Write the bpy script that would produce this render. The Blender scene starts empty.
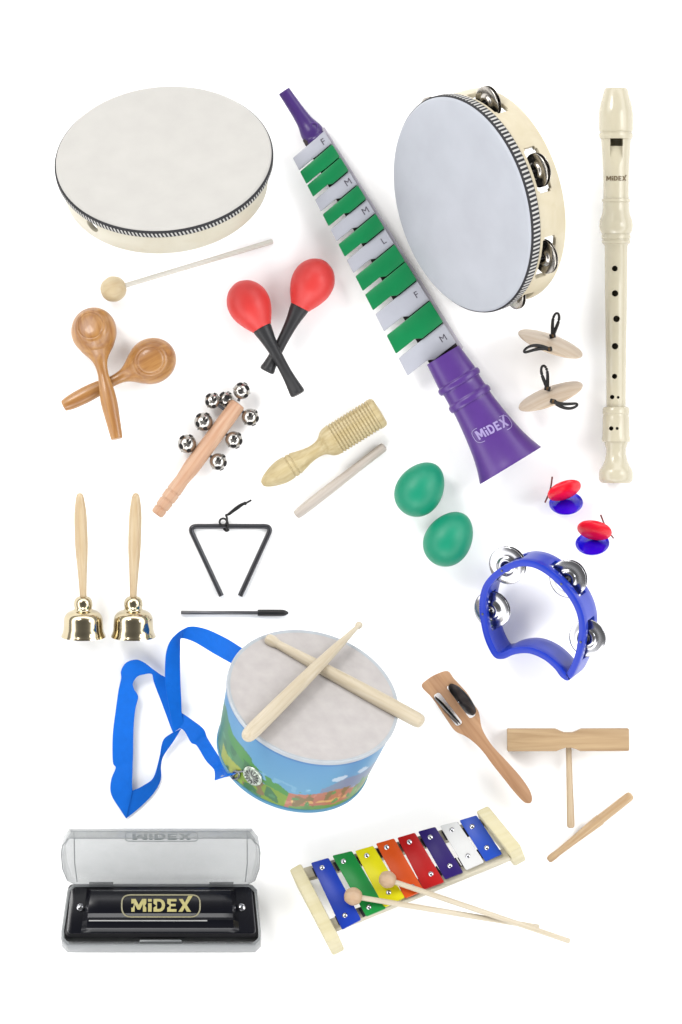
import bpy, bmesh, math, random
from mathutils import Vector, Matrix, noise
from mathutils.geometry import tessellate_polygon
from mathutils.bvhtree import BVHTree

random.seed(4)
S = 0.01                       # one picture unit of the collage = 1 cm of the scene
D = 120.0                      # camera height over the white sheet
GAIN = 1.86                    # how much light falls on the sheet
scn = bpy.context.scene
COL = scn.collection
PI = math.pi

# ------------------------------------------------------------------ materials
def lin(c):
    c = c / 255.0
    return c / 12.92 if c <= 0.04045 else ((c + 0.055) / 1.055) ** 2.4
def base(rgb, g=GAIN):
    return tuple(min(0.9, lin(v) / g) for v in rgb) + (1.0,)

def newmat(name):
    m = bpy.data.materials.new(name); m.use_nodes = True
    nt = m.node_tree
    return m, nt, nt.nodes['Principled BSDF']

def mat(name, rgb, rough=0.45, metal=0.0, var=0.06, nscale=6.0, bump=0.0, bscale=40.0, g=GAIN, spec=0.35, coat=0.0):
    m, nt, p = newmat(name)
    b = base(rgb, g)
    tc = nt.nodes.new('ShaderNodeTexCoord')
    nz = nt.nodes.new('ShaderNodeTexNoise'); nz.inputs['Scale'].default_value = nscale; nz.inputs['Detail'].default_value = 5
    nt.links.new(tc.outputs['Object'], nz.inputs['Vector'])
    rp = nt.nodes.new('ShaderNodeValToRGB')
    rp.color_ramp.elements[0].position = 0.3; rp.color_ramp.elements[1].position = 0.7
    rp.color_ramp.elements[0].color = tuple(v * (1 - var) for v in b[:3]) + (1,)
    rp.color_ramp.elements[1].color = tuple(min(1, v * (1 + var)) for v in b[:3]) + (1,)
    nt.links.new(nz.outputs['Fac'], rp.inputs['Fac'])
    nt.links.new(rp.outputs['Color'], p.inputs['Base Color'])
    p.inputs['Roughness'].default_value = rough; p.inputs['Metallic'].default_value = metal
    p.inputs['Specular IOR Level'].default_value = spec
    p.inputs['Coat Weight'].default_value = coat
    if bump:
        n2 = nt.nodes.new('ShaderNodeTexNoise'); n2.inputs['Scale'].default_value = bscale; n2.inputs['Detail'].default_value = 6
        nt.links.new(tc.outputs['Object'], n2.inputs['Vector'])
        bp = nt.nodes.new('ShaderNodeBump'); bp.inputs['Strength'].default_value = bump; bp.inputs['Distance'].default_value = 0.01
        nt.links.new(n2.outputs['Fac'], bp.inputs['Height'])
        nt.links.new(bp.outputs['Normal'], p.inputs['Normal'])
    return m

def wood(name, dark, light, axis=0, rough=0.5, scale=28.0, bump=0.08, coat=0.0, g=GAIN):
    m, nt, p = newmat(name)
    tc = nt.nodes.new('ShaderNodeTexCoord')
    mp = nt.nodes.new('ShaderNodeMapping')
    sc = [scale] * 3; sc[axis] = scale * 0.07
    mp.inputs['Scale'].default_value = sc
    nt.links.new(tc.outputs['Object'], mp.inputs['Vector'])
    nz = nt.nodes.new('ShaderNodeTexNoise'); nz.inputs['Scale'].default_value = 1.0; nz.inputs['Detail'].default_value = 6; nz.inputs['Distortion'].default_value = 0.6
    nt.links.new(mp.outputs['Vector'], nz.inputs['Vector'])
    rp = nt.nodes.new('ShaderNodeValToRGB')
    rp.color_ramp.elements[0].position = 0.34; rp.color_ramp.elements[1].position = 0.66
    rp.color_ramp.elements[0].color = base(dark, g); rp.color_ramp.elements[1].color = base(light, g)
    nt.links.new(nz.outputs['Fac'], rp.inputs['Fac'])
    nt.links.new(rp.outputs['Color'], p.inputs['Base Color'])
    p.inputs['Roughness'].default_value = rough
    p.inputs['Coat Weight'].default_value = coat
    bp = nt.nodes.new('ShaderNodeBump'); bp.inputs['Strength'].default_value = bump; bp.inputs['Distance'].default_value = 0.01
    nt.links.new(nz.outputs['Fac'], bp.inputs['Height'])
    nt.links.new(bp.outputs['Normal'], p.inputs['Normal'])
    return m

def braid(name, n, top=-0.052, low_=-0.108, slant=9.0):
    """black-and-white woven cord: slanting white stitches under a black edge"""
    m, nt, p = newmat(name)
    tc = nt.nodes.new('ShaderNodeTexCoord'); sx = nt.nodes.new('ShaderNodeSeparateXYZ')
    nt.links.new(tc.outputs['Object'], sx.inputs[0])
    def mth(op, a, b=None):
        k = nt.nodes.new('ShaderNodeMath'); k.operation = op
        for i, v in enumerate((a, b)):
            if v is None: continue
            if isinstance(v, (int, float)): k.inputs[i].default_value = v
            else: nt.links.new(v, k.inputs[i])
        return k.outputs[0]
    ang = mth('ARCTAN2', sx.outputs['Y'], sx.outputs['X'])
    t = mth('FRACT', mth('ADD', mth('MULTIPLY', ang, n / (2 * PI)), mth('MULTIPLY', sx.outputs['Z'], slant)))
    stripe = mth('GREATER_THAN', t, 0.56)
    low = mth('LESS_THAN', sx.outputs['Z'], top)
    hi = mth('GREATER_THAN', sx.outputs['Z'], low_)
    fac = mth('MULTIPLY', mth('MULTIPLY', stripe, low), hi)
    mx = nt.nodes.new('ShaderNodeMix'); mx.data_type = 'RGBA'
    mx.inputs['A'].default_value = base((34, 33, 38)); mx.inputs['B'].default_value = base((222, 220, 215))
    nt.links.new(fac, mx.inputs['Factor'])
    nt.links.new(mx.outputs['Result'], p.inputs['Base Color'])
    p.inputs['Roughness'].default_value = 0.75
    return m

def plastic_clear(name, rgb, fac, rough=0.25):
    m, nt, p = newmat(name)
    p.inputs['Base Color'].default_value = base(rgb); p.inputs['Roughness'].default_value = rough
    tr = nt.nodes.new('ShaderNodeBsdfTransparent'); tr.inputs['Color'].default_value = (0.88, 0.885, 0.885, 1)
    mx = nt.nodes.new('ShaderNodeMixShader')
    lw = nt.nodes.new('ShaderNodeLayerWeight'); lw.inputs['Blend'].default_value = 0.35
    tc = nt.nodes.new('ShaderNodeTexCoord'); nz = nt.nodes.new('ShaderNodeTexNoise'); nz.inputs['Scale'].default_value = 7; nz.inputs['Detail'].default_value = 8
    nt.links.new(tc.outputs['Object'], nz.inputs['Vector'])
    m1 = nt.nodes.new('ShaderNodeMath'); m1.operation = 'MULTIPLY_ADD'; m1.inputs[1].default_value = 0.55; m1.inputs[2].default_value = fac - 0.05
    nt.links.new(lw.outputs['Facing'], m1.inputs[0])
    m2 = nt.nodes.new('ShaderNodeMath'); m2.operation = 'MULTIPLY_ADD'; m2.inputs[1].default_value = 0.05
    nt.links.new(nz.outputs['Fac'], m2.inputs[0]); nt.links.new(m1.outputs[0], m2.inputs[2]); m2.use_clamp = True
    nt.links.new(m2.outputs[0], mx.inputs['Fac'])
    nt.links.new(tr.outputs[0], mx.inputs[1]); nt.links.new(p.outputs[0], mx.inputs[2])
    nt.links.new(mx.outputs[0], nt.nodes['Material Output'].inputs['Surface'])
    return m

def colour_attr_mat(name, rough=0.35):
    m, nt, p = newmat(name)
    a = nt.nodes.new('ShaderNodeVertexColor'); a.layer_name = 'print'
    nt.links.new(a.outputs['Color'], p.inputs['Base Color'])
    p.inputs['Roughness'].default_value = rough
    return m

M = dict(
    sheet=None,
    skin=mat('drum_skin', (217, 214, 208), 0.6, var=0.035, nscale=3.5, bump=0.12, bscale=18),
    skin_cool=mat('tambourine_skin', (206, 210, 219), 0.5, var=0.05, nscale=2.2, bump=0.1, bscale=18),
    skin_toy=mat('toy_drum_skin', (214, 208, 205), 0.6, var=0.07, nscale=6, bump=0.15, bscale=22),
    cream_wood=wood('cream_wood', (231, 222, 198), (238, 231, 210), 1, 0.45, 5, 0.03),
    cream_wood2=wood('cream_wood_warm', (226, 212, 178), (236, 224, 194), 1, 0.42, 5, 0.03),
    braid=braid('woven_braid', 175),
    braid_wide=braid('wide_woven_braid', 150, -0.045, -0.132, 2.0),
    ball=wood('mallet_ball_wood', (214, 190, 146), (230, 211, 172), 0, 0.5, 14),
    stick_white=wood('whitewood', (234, 228, 214), (246, 242, 232), 0, 0.5, 26),
    purple=mat('purple_plastic', (99, 62, 150), 0.3, var=0.05),
    purple_dark=mat('purple_plastic_deep', (80, 52, 128), 0.3, var=0.05),
    key_white=mat('grey_white_key', (205, 207, 218), 0.35, var=0.03),
    key_green=mat('green_key', (10, 146, 84), 0.35, var=0.05),
    body_grey=mat('lilac_grey_plastic', (206, 201, 212), 0.35),
    keybed=mat('dark_keybed', (62, 48, 52), 0.6),
    ink=mat('dark_ink', (96, 92, 104), 0.6),
    lilac=mat('lilac_print', (182, 164, 222), 0.5),
    jingle=mat('tinplate', (172, 167, 160), 0.2, metal=1.0, var=0.12, nscale=9, bump=0.15, bscale=25, g=1.0),
    chrome=mat('nickel', (172, 172, 175), 0.16, metal=1.0, var=0.04, g=1.0),
    bell_metal=mat('bell_nickel', (168, 165, 160), 0.2, metal=1.0, var=0.1, nscale=12, g=1.0),
    cream=mat('ivory_plastic', (224, 215, 188), 0.25, var=0.03, coat=0.3),
    cream_window=mat('ivory_plastic_pale', (232, 226, 204), 0.3, var=0.02),
    brown_ink=mat('brown_print', (126, 108, 78), 0.6),
    maraca=wood('varnished_wood', (170, 112, 54), (212, 156, 90), 0, 0.36, 16, 0.05, coat=0.2),
    red=mat('red_plastic', (246, 70, 66), 0.42, var=0.04, g=1.75),
    black=mat('black_plastic', (50, 50, 52), 0.42, var=0.1),
    beech=wood('pinkish_beech', (216, 164, 128), (238, 196, 162), 0, 0.5, 24),
    hole=mat('dark_hollow', (26, 24, 24), 0.8),
    guiro=wood('yellow_pine', (204, 182, 128), (230, 212, 164), 0, 0.5, 26),
    scraper=wood('pale_dowel', (208, 196, 184), (228, 218, 206), 0, 0.55, 30),
    birch=wood('finger_cymbal_wood', (224, 200, 172), (242, 224, 202), 0, 0.45, 18),
    leather=mat('black_leather', (20, 18, 18), 0.55, bump=0.2),
    tan_knot=mat('brown_eyelet', (120, 92, 60), 0.4, metal=0.6),
    egg=mat('green_egg', (22, 162, 124), 0.42, spec=.3, var=0.05, bump=0.08, bscale=60),
    cred=mat('glossy_red', (242, 14, 40), 0.25, g=1.4),
    cblue=mat('glossy_blue', (24, 6, 220), 0.18, spec=.5, coat=.5, g=1.5),
    cord_red=mat('brown_red_cord', (138, 74, 70), 0.7),
    blue=mat('blue_plastic', (20, 60, 204), 0.3, var=0.06, g=1.86),
    brass=mat('polished_brass', (184, 172, 144), 0.13, metal=1.0, var=0.05, g=1.0),
    handle=wood('light_turned_wood', (212, 182, 138), (232, 208, 168), 1, 0.4, 26, coat=0.2),
    steel_dark=mat('dark_steel', (66, 66, 69), 0.28, metal=0.8, g=1.0),
    rod=mat('steel_rod', (88, 88, 90), 0.3, metal=0.8, g=1.0),
    rubber=mat('black_rubber', (26, 26, 27), 0.45),
    ribbon=mat('blue_ribbon', (8, 122, 244), 0.6, spec=.15, var=0.05, nscale=14, bump=0.15, bscale=60),
    ribbon_dark=mat('ribbon_stitch', (14, 80, 170), 0.6),
    stick=wood('drumstick_wood', (218, 202, 172), (236, 223, 198), 0, 0.5, 24),
    rim_pale=mat('pale_hoop', (205, 212, 218), 0.4),
    print=colour_attr_mat('printed_paper'),
    badge=mat('clear_badge', (168, 178, 166), 0.15, metal=0.55, var=0.35, nscale=22, bump=0.6, bscale=18, g=1.1),
    hook=mat('grey_metal_hook', (120, 124, 128), 0.3, metal=0.9, g=1.0),
    clap=wood('clapper_wood', (184, 136, 96), (212, 166, 124), 0, 0.5, 18),
    disc_black=mat('black_jingle', (84, 86, 92), 0.3, metal=0.5, var=0.4, nscale=18, bump=0.2),
    tblock=wood('tone_block_wood', (178, 144, 102), (212, 180, 136), 0, 0.55, 16),
    striker_y=wood('t_handle_wood', (204, 176, 140), (222, 198, 164), 1, 0.5, 24),
    striker=wood('striker_wood', (190, 154, 110), (224, 192, 148), 0, 0.5, 20),
    gloss_black=mat('gloss_black', (12, 13, 22), 0.22, var=0.1, spec=.3),
    comb=mat('black_comb', (20, 20, 24), 0.35),
    silver=mat('painted_highlight', (214, 214, 212), 0.3, metal=0.7, g=1.0),  # colour of the painted highlight on the harmonica cover
    gold=mat('gold_print', (198, 188, 122), 0.45, metal=0.0, var=0.08, nscale=30),
    gold_line=mat('pale_gold_line', (170, 164, 132), 0.45),
    clear=plastic_clear('clear_plastic', (192, 195, 195), 0.2, 0.2),
    clear_base=plastic_clear('smoky_plastic', (166, 170, 171), 0.62, 0.25),
    grey_ink=mat('grey_print', (92, 106, 106), 0.6),
    felt=mat('dark_felt', (60, 55, 60), 0.9),
    pine=wood('cream_pine', (226, 214, 166), (238, 228, 188), 0, 0.5, 9),
    rail=wood('pale_rail', (214, 204, 176), (232, 224, 200), 0, 0.5, 16),
    peach_ball=wood('peach_ball', (206, 170, 132), (226, 194, 160), 0, 0.5, 10),
)
BAR = {}
for k, c in dict(blue=(26, 66, 190), green=(26, 152, 66), yellow=(252, 242, 14), orange=(240, 92, 22), red=(200, 22, 22), navy=(48, 26, 112), white=(240, 240, 238), blue_light=(36, 82, 196)).items():
    BAR[k] = mat('bar_' + k, c, 0.35, var=0.03, spec=.2)

# ------------------------------------------------------------------ mesh builder (picture units)
class MB:
    def __init__(s): s.v = []; s.f = []
    def add(s, vs, fs, Mx=None):
        o = len(s.v)
        s.v += [tuple(Mx @ Vector(v)) if Mx is not None else tuple(v) for v in vs]
        s.f += [tuple(i + o for i in f) for f in fs]
        return s
    def lathe(s, prof, axis='X', n=40, sa=1.0, sb=1.0, Mx=None, closed=False):
        """prof = [(t, r)]; closed joins the last ring to the first (hollow tubes)"""
        vs, fs, rings = [], [], []
        for t, r in prof:
            if r < 1e-6:
                rings.append([len(vs)]); ring = [(t, 0, 0)]
            else:
                rings.append(list(range(len(vs), len(vs) + n)))
                ring = [(t, r * math.cos(2 * PI * k / n) * sa, r * math.sin(2 * PI * k / n) * sb) for k in range(n)]
            for (a, b, c) in ring:
                vs.append((a, b, c) if axis == 'X' else (b, c, a) if axis == 'Z' else (c, a, b))
        pairs = list(zip(rings, rings[1:]))
        if closed: pairs.append((rings[-1], rings[0]))
        for A, B in pairs:
            for k in range(n):
                k2 = (k + 1) % n
                if len(A) == 1 and len(B) == 1: break
                if len(A) == 1: fs.append((A[0], B[k2], B[k]))
                elif len(B) == 1: fs.append((A[k], A[k2], B[0]))
                else: fs.append((A[k], A[k2], B[k2], B[k]))
        if not closed:
            if len(rings[0]) > 1: fs.append(tuple(rings[0]))
            if len(rings[-1]) > 1: fs.append(tuple(reversed(rings[-1])))
        return s.add(vs, fs, Mx)
    def tube(s, pts, r, n=12, closed=False, flat=1.0):
        pts = [Vector(p) for p in pts]; N = len(pts)
        vs, fs = [], []
        ref = Vector((0, 0, 1))
        for i, p in enumerate(pts):
            a = pts[(i - 1) % N] if (closed or i) else p
            b = pts[(i + 1) % N] if (closed or i < N - 1) else p
            t = (b - a).normalized()
            side = t.cross(ref)
            if side.length < 0.1: side = t.cross(Vector((0, 1, 0)))
            side.normalize(); up = side.cross(t)
            rr = r[i] if isinstance(r, (list, tuple)) else r
            for k in range(n):
                an = 2 * PI * k / n
                vs.append(p + side * math.cos(an) * rr + up * math.sin(an) * rr * flat)
        for i in range(N if closed else N - 1):
            j = (i + 1) % N
            for k in range(n):
                k2 = (k + 1) % n
                fs.append((i * n + k, i * n + k2, j * n + k2, j * n + k))
        if not closed:
            fs.append(tuple(reversed(range(n)))); fs.append(tuple(range((N - 1) * n, N * n)))
        return s.add(vs, fs)
    def prism(s, loops, z0, z1, Mx=None):
        """loops: outline first, then holes; z0, z1 numbers"""
        flat = [p for lp in loops for p in lp]
        tris = tessellate_polygon([[Vector((p[0], p[1], 0)) for p in lp] for lp in loops]) if len(loops) > 1 else None
        n = len(flat)
        vs = [(p[0], p[1], z1) for p in flat] + [(p[0], p[1], z0) for p in flat]
        fs = []
        if tris:
            for t in tris:
                fs.append(tuple(t)); fs.append(tuple(n + i for i in reversed(t)))
        else:
            fs.append(tuple(range(n))); fs.append(tuple(n + i for i in reversed(range(n))))
        o = 0
        for lp in loops:
            m = len(lp)
            for i in range(m):
                j = (i + 1) % m
                fs.append((o + i, n + o + i, n + o + j, o + j))
            o += m
        return s.add(vs, fs, Mx)
    def box(s, c, d, Mx=None):
        x, y, z = (v / 2 for v in d)
        return s.prism([[(c[0] - x, c[1] - y), (c[0] + x, c[1] - y), (c[0] + x, c[1] + y), (c[0] - x, c[1] + y)]], c[2] - z, c[2] + z, Mx)
    def sphere(s, c, r, n=24, Mx=None):
        prof = [(-r * math.cos(PI * k / 14), r * math.sin(PI * k / 14) if 0 < k < 14 else 0) for k in range(15)]
        T = Matrix.Translation(c)
        return s.lathe(prof, 'Z', n, Mx=(Mx @ T) if Mx is not None else T)
    def ring_wall(s, outer, inner, zs, gone=()):
        """closed wall between two outlines, with cells (i, j) left open as slots"""
        N, J = len(outer), len(zs)
        vs = [(p[0], p[1], z) for p in outer for z in zs] + [(p[0], p[1], z) for p in inner for z in zs]
        O = lambda i, j: (i % N) * J + j
        I = lambda i, j: N * J + (i % N) * J + j
        gone = set(gone)
        keep = lambda i, j: 0 <= j < J - 1 and ((i % N), j) not in gone
        fs = []
        for i in range(N):
            for j in range(J - 1):
                if not keep(i, j): continue
                fs.append((O(i, j), O(i + 1, j), O(i + 1, j + 1), O(i, j + 1)))
                fs.append((I(i, j), I(i, j + 1), I(i + 1, j + 1), I(i + 1, j)))
                if not keep(i, j - 1): fs.append((O(i, j), I(i, j), I(i + 1, j), O(i + 1, j)))
                if not keep(i, j + 1): fs.append((O(i, j + 1), O(i + 1, j + 1), I(i + 1, j + 1), I(i, j + 1)))
                if not keep(i - 1, j): fs.append((O(i, j), O(i, j + 1), I(i, j + 1), I(i, j)))
                if not keep(i + 1, j): fs.append((O(i + 1, j), I(i + 1, j), I(i + 1, j + 1), O(i + 1, j + 1)))
        return s.add(vs, fs)
    def mesh(s, name, bev=0.0, sharp=38, fixn=True, segs=2):
        me = bpy.data.meshes.new(name)
        me.from_pydata([(x * S, y * S, z * S) for x, y, z in s.v], [], s.f)
        bm = bmesh.new(); bm.from_mesh(me)
        if fixn: bmesh.ops.recalc_face_normals(bm, faces=bm.faces)
        if bev:
            es = [e for e in bm.edges if len(e.link_faces) == 2 and e.calc_face_angle(0) > math.radians(32)]
            bmesh.ops.bevel(bm, geom=es, offset=bev * S, offset_type='OFFSET', segments=segs, profile=0.5, affect='EDGES', clamp_overlap=True)
        for f in bm.faces: f.smooth = True
        bm.to_mesh(me); bm.free()
        me.set_sharp_from_angle(angle=math.radians(sharp))
        return me
    def build(s, name, m, parent=None, bev=0.0, sharp=38, label=None, fixn=True, segs=2):
        me = s.mesh(name, bev, sharp, fixn, segs)
        me.materials.append(m)
        o = bpy.data.objects.new(name, me); COL.objects.link(o)
        if parent is not None: o.parent = parent.o if isinstance(parent, Thing) else parent
        if label: o['label'] = label
        return o

def sm(prof, k=6):
    """Catmull-Rom through (t, r) points"""
    out = []
    n = len(prof)
    for i in range(n - 1):
        p0 = Vector(prof[max(i - 1, 0)]); p1 = Vector(prof[i]); p2 = Vector(prof[i + 1]); p3 = Vector(prof[min(i + 2, n - 1)])
        for q in range(k):
            t = q / k
            v = 0.5 * ((2 * p1) + (p2 - p0) * t + (2 * p0 - 5 * p1 + 4 * p2 - p3) * t * t + (3 * p1 - p0 - 3 * p2 + p3) * t ** 3)
            out.append(tuple(v))
    out.append(tuple(prof[-1]))
    if len(out[0]) == 2: out = [(t, max(r, 0.0)) for t, r in out]
    return out

def smooth_closed(pts, k=6):
    n = len(pts); out = []
    for i in range(n):
        p0, p1, p2, p3 = (Vector(pts[(i + d) % n]) for d in (-1, 0, 1, 2))
        for q in range(k):
            t = q / k
            out.append(0.5 * ((2 * p1) + (p2 - p0) * t + (2 * p0 - 5 * p1 + 4 * p2 - p3) * t * t + (3 * p1 - p0 - 3 * p2 + p3) * t ** 3))
    return out

def arc_round(pts, r, k=6):
    """round the corners of a closed polygon"""
    out = []; n = len(pts)
    for i in range(n):
        a, b, c = Vector(pts[i - 1]), Vector(pts[i]), Vector(pts[(i + 1) % n])
        d1, d2 = (a - b), (c - b)
        rr = min(r, d1.length * 0.48, d2.length * 0.48)
        p, q = b + d1.normalized() * rr, b + d2.normalized() * rr
        for j in range(k + 1):
            t = j / k
            out.append(tuple((1 - t) ** 2 * p + 2 * t * (1 - t) * b + t * t * q))
    return out

# ------------------------------------------------------------------ things
def tilt(b, phi):
    """thing turned so that its side facing b (picture direction, y up) shows and its face looks mostly up"""
    b = Vector(b).normalized(); c, s_ = math.cos(math.radians(phi)), math.sin(math.radians(phi))
    X = Vector((b.y, -b.x, 0)); Y = Vector((b.x * c, b.y * c, s_)); Z = Vector((-b.x * s_, -b.y * s_, c))
    return Matrix((X, Y, Z)).transposed()
def turn(deg): return Matrix.Rotation(math.radians(deg), 3, 'Z')

class Thing:
    all = []
    def __init__(s, name, label, cat, at, R=None, group=None, z=0.0):
        s.o = bpy.data.objects.new(name, None); COL.objects.link(s.o)
        s.o.empty_display_size = 0.1
        s.o['label'] = label; s.o['category'] = cat
        if group: s.o['group'] = group
        s.at = at; s.R = R or Matrix.Identity(3)
        s.iR = s.R.inverted()
        s.o.rotation_euler = s.R.to_euler()
        s.put(z); Thing.all.append(s)
    def put(s, z):
        k = (D - z) / D * S
        s.o.location = ((s.at[0] - 341) * k, (512 - s.at[1]) * k, z)
    def L(s, px, py, zl=0.0):
        """own coordinates of the point of height zl that stands at picture point (px, py)"""
        R = s.R; dx, dy = px - s.at[0], s.at[1] - py
        a, b, c, d = R[0][0], R[0][1], R[1][0], R[1][1]
        dx -= R[0][2] * zl; dy -= R[1][2] * zl
        det = a * d - b * c
        return Vector(((d * dx - b * dy) / det, (-c * dx + a * dy) / det, zl))
    def W(s, px, py, zw):
        """own coordinates of the picture point at height zw (picture units) over the thing's own origin"""
        return s.iR @ Vector((px - s.at[0], s.at[1] - py, zw))
    def zmin(s):
        bpy.context.view_layer.update()
        zs = []
        def rec(o):
            if o.type == 'MESH':
                mw = o.matrix_world
                zs.append(min((mw @ v.co).z for v in o.data.vertices))
            for c in o.children: rec(c)
        rec(s.o)
        return min(zs)
    def settle(s, z=0.0):
        s.put(s.o.location.z + z - s.zmin() + 0.004)
        bpy.context.view_layer.update()
        return s

def along(p0, p1):
    """angle for a thing lying with its X axis from picture point p0 to p1, and the length"""
    dx, dy = p1[0] - p0[0], p0[1] - p1[1]
    return turn(math.degrees(math.atan2(dy, dx))), math.hypot(dx, dy)

def text_geo(txt, size, bold=0.0, width=None):
    cu = bpy.data.curves.new('t', 'FONT'); cu.body = txt; cu.size = size; cu.align_x = 'CENTER'; cu.align_y = 'CENTER'
    cu.offset = bold; cu.resolution_u = 3
    o = bpy.data.objects.new('t', cu); COL.objects.link(o)
    bpy.context.view_layer.update()
    me = o.evaluated_get(bpy.context.evaluated_depsgraph_get()).to_mesh()
    vs = [tuple(v.co) for v in me.vertices]; fs = [tuple(p.vertices) for p in me.polygons]
    o.evaluated_get(bpy.context.evaluated_depsgraph_get()).to_mesh_clear()
    bpy.data.objects.remove(o); bpy.data.curves.remove(cu)
    x0, x1 = min(v[0] for v in vs), max(v[0] for v in vs); y0, y1 = min(v[1] for v in vs), max(v[1] for v in vs)
    k = width / (x1 - x0) if width else 1
    vs = [((v[0] - (x0 + x1) / 2) * k, (v[1] - (y0 + y1) / 2), 0) for v in vs]
    return vs, fs

def brand(width, height, tail=True):
    """the word mark: MiDEX in heavy capitals with a small dotted i, the X with one long arm"""
    arc = [(.42 + .40 * math.sin(k * PI / 12), .5 - .5 * math.cos(k * PI / 12)) for k in range(13)]
    arci = [(.40 + .19 * math.sin(k * PI / 12), .5 - .29 * math.cos(k * PI / 12)) for k in range(13)]
    glyphs = [(1.06, [[[(0, 0), (0, 1), (.30, 1), (.53, .52), (.76, 1), (1.06, 1), (1.06, 0), (.82, 0), (.82, .58), (.62, .16), (.44, .16), (.24, .58), (.24, 0)]]]),
              (.25, [[[(0, 0), (0, .66), (.25, .66), (.25, 0)]], [[(0, .78), (0, 1), (.25, 1), (.25, .78)]]]),
              (.84, [[[(0, 0)] + arc + [(0, 1)], [(.25, .21)] + arci + [(.25, .79)]]]),
              (.66, [[[(0, 0), (0, 1), (.66, 1), (.66, .8), (.25, .8), (.25, .6), (.6, .6), (.6, .41), (.25, .41), (.25, .2), (.66, .2), (.66, 0)]]]),
              (.86, [[[(0, 0), (.31, .5), (.02, 1), (.3, 1), (.46, .7), (.60, 1), (.86, 1), (.6, .5), (.9, 0), (.6, 0), (.45, .3), (.29, 0)] if not tail else
                      [(0, 0), (.31, .5), (.02, 1), (.3, 1), (.46, .7), (.70, 1.26), (1.02, 1.26), (.6, .5), (.9, 0), (.6, 0), (.45, .3), (.29, 0)]]])]
    gap = .13
    tot = sum(g[0] for g in glyphs) + gap * (len(glyphs) - 1)
    vs, fs = [], []; x = 0
    for w_, polys in glyphs:
        for loops in polys:
            flat = [p for lp in loops for p in lp]; o = len(vs)
            for t_ in tessellate_polygon([[Vector((p[0], p[1], 0)) for p in lp] for lp in loops]): fs.append(tuple(o + i for i in t_))
            vs += [((x + p[0] - tot / 2) * width / tot, (p[1] - .5) * height, 0) for p in flat]
        x += w_ + gap
    return vs, fs

def text_on(fn, vs, fs, name, m, parent):
    mb = MB(); mb.add([fn(v[0], v[1]) for v in vs], fs)
    return mb.build(name, m, parent, fixn=False)

def cut(obj, mbs):
    """bore holes: exact booleans, evaluated once"""
    tmp = []
    for mb in mbs:
        me = mb.mesh('cutter'); c = bpy.data.objects.new('cutter', me); COL.objects.link(c)
        c.matrix_world = obj.matrix_world.copy()
        c.parent = obj.parent
        c.matrix_parent_inverse.identity(); c.matrix_basis = obj.matrix_basis.copy()
        md = obj.modifiers.new('b', 'BOOLEAN'); md.operation = 'DIFFERENCE'; md.solver = 'EXACT'; md.object = c
        tmp.append(c)
    bpy.context.view_layer.update()
    dg = bpy.context.evaluated_depsgraph_get()
    me = bpy.data.meshes.new_from_object(obj.evaluated_get(dg))
    obj.modifiers.clear()
    obj.data = me
    me.set_sharp_from_angle(angle=math.radians(38))
    for c in tmp: bpy.data.objects.remove(c)

circle = lambda r, n: [(r * math.cos(2 * PI * k / n), r * math.sin(2 * PI * k / n)) for k in range(n)]

# ================================================================== hand drum
t = hand = Thing('hand_drum', 'round wooden hand drum with off-white skin, braided edge and a thumb hole', 'drum', (163.5, 156.6), tilt((math.sin(math.radians(5)), -math.cos(math.radians(5))), 47))
sh = MB().lathe([(-1, 106.3), (-3, 106.8), (-12, 105.9), (-24, 103.6), (-38, 101.2), (-39, 100.4), (-39, 97), (-38, 96.4), (-2, 101), (-1, 101.6)], 'Z', 128, closed=True).build('shell', M['cream_wood'], t)
th = math.radians(43.5)
cy = MB().lathe([(-12, 7.4), (12, 7.4)], 'X', 24, Mx=Matrix.Translation((103 * math.cos(th), 103 * math.sin(th), -20)) @ Matrix.Rotation(th, 4, 'Z'))
cut(sh, [cy])
MB().lathe([(-6, 107.4), (-2.2, 107.3), (-.6, 106.2), (0, 104.5), (-.25, 80), (-.35, 40), (-.4, 0)], 'Z', 128).build('drum_head', M['skin'], t, sharp=60)
MB().lathe([(-2.8, 107.2), (-3.2, 108.4), (-5, 108.9), (-9.5, 108.6), (-11, 107.9), (-11.2, 106.9)], 'Z', 160).build('braid', M['braid'], t, sharp=60)
hand.settle()

# mallet of the hand drum
R, Ln = along((113.5, 289), (273, 241))
t = Thing('drum_mallet', 'thin white stick with a round wooden ball end, under the hand drum', 'mallet', (113.5, 289), R)
MB().lathe(sm([(-13, 0), (-12, 5.2), (-8, 10.2), (0, 13), (8, 10.2), (11.5, 6), (12.5, 3), (12.6, 0)], 5), 'X', 40).build('mallet_head', M['ball'], t)
MB().lathe([(11, 2.5), (Ln - 1, 2.7), (Ln, 1.8)], 'X', 18, Mx=Matrix.Rotation(math.radians(4.2), 4, 'Y')).build('stick', M['stick_white'], t)
t.settle()

# ================================================================== melodica
u = (327.0, 131.5)
t = mel = Thing('melodica', 'purple horn-shaped melodica with green and white keys', 'melodica', u, turn(math.degrees(math.atan2(-.846, .533))))
wd = lambda s_: 43 + 19 * s_ / 250.0
mb = MB()
ss = [-5, 60, 130, 200, 256]
mb.prism([[(s_, 0) for s_ in ss] + [(s_, -.5 * wd(s_)) for s_ in reversed(ss)]], 2, 15)
mb.build('body', M['body_grey'], t, 1.2)
mb = MB()
mb.prism([[(s_, -4) for s_ in ss[:]] + [(s_, -.6 * wd(s_)) for s_ in reversed(ss)]], 9, 16.5)
mb.build('keybed', M['keybed'], t, .5)
keys = [(12.3, 'W'), (27, 'G'), (43, 'G'), (59.6, 'W'), (76, 'G'), (93, 'W'), (110, 'G'), (128, 'W'), (147, 'G'), (169, 'G'), (191, 'W'), (217, 'G'), (242, 'W')]
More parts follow.
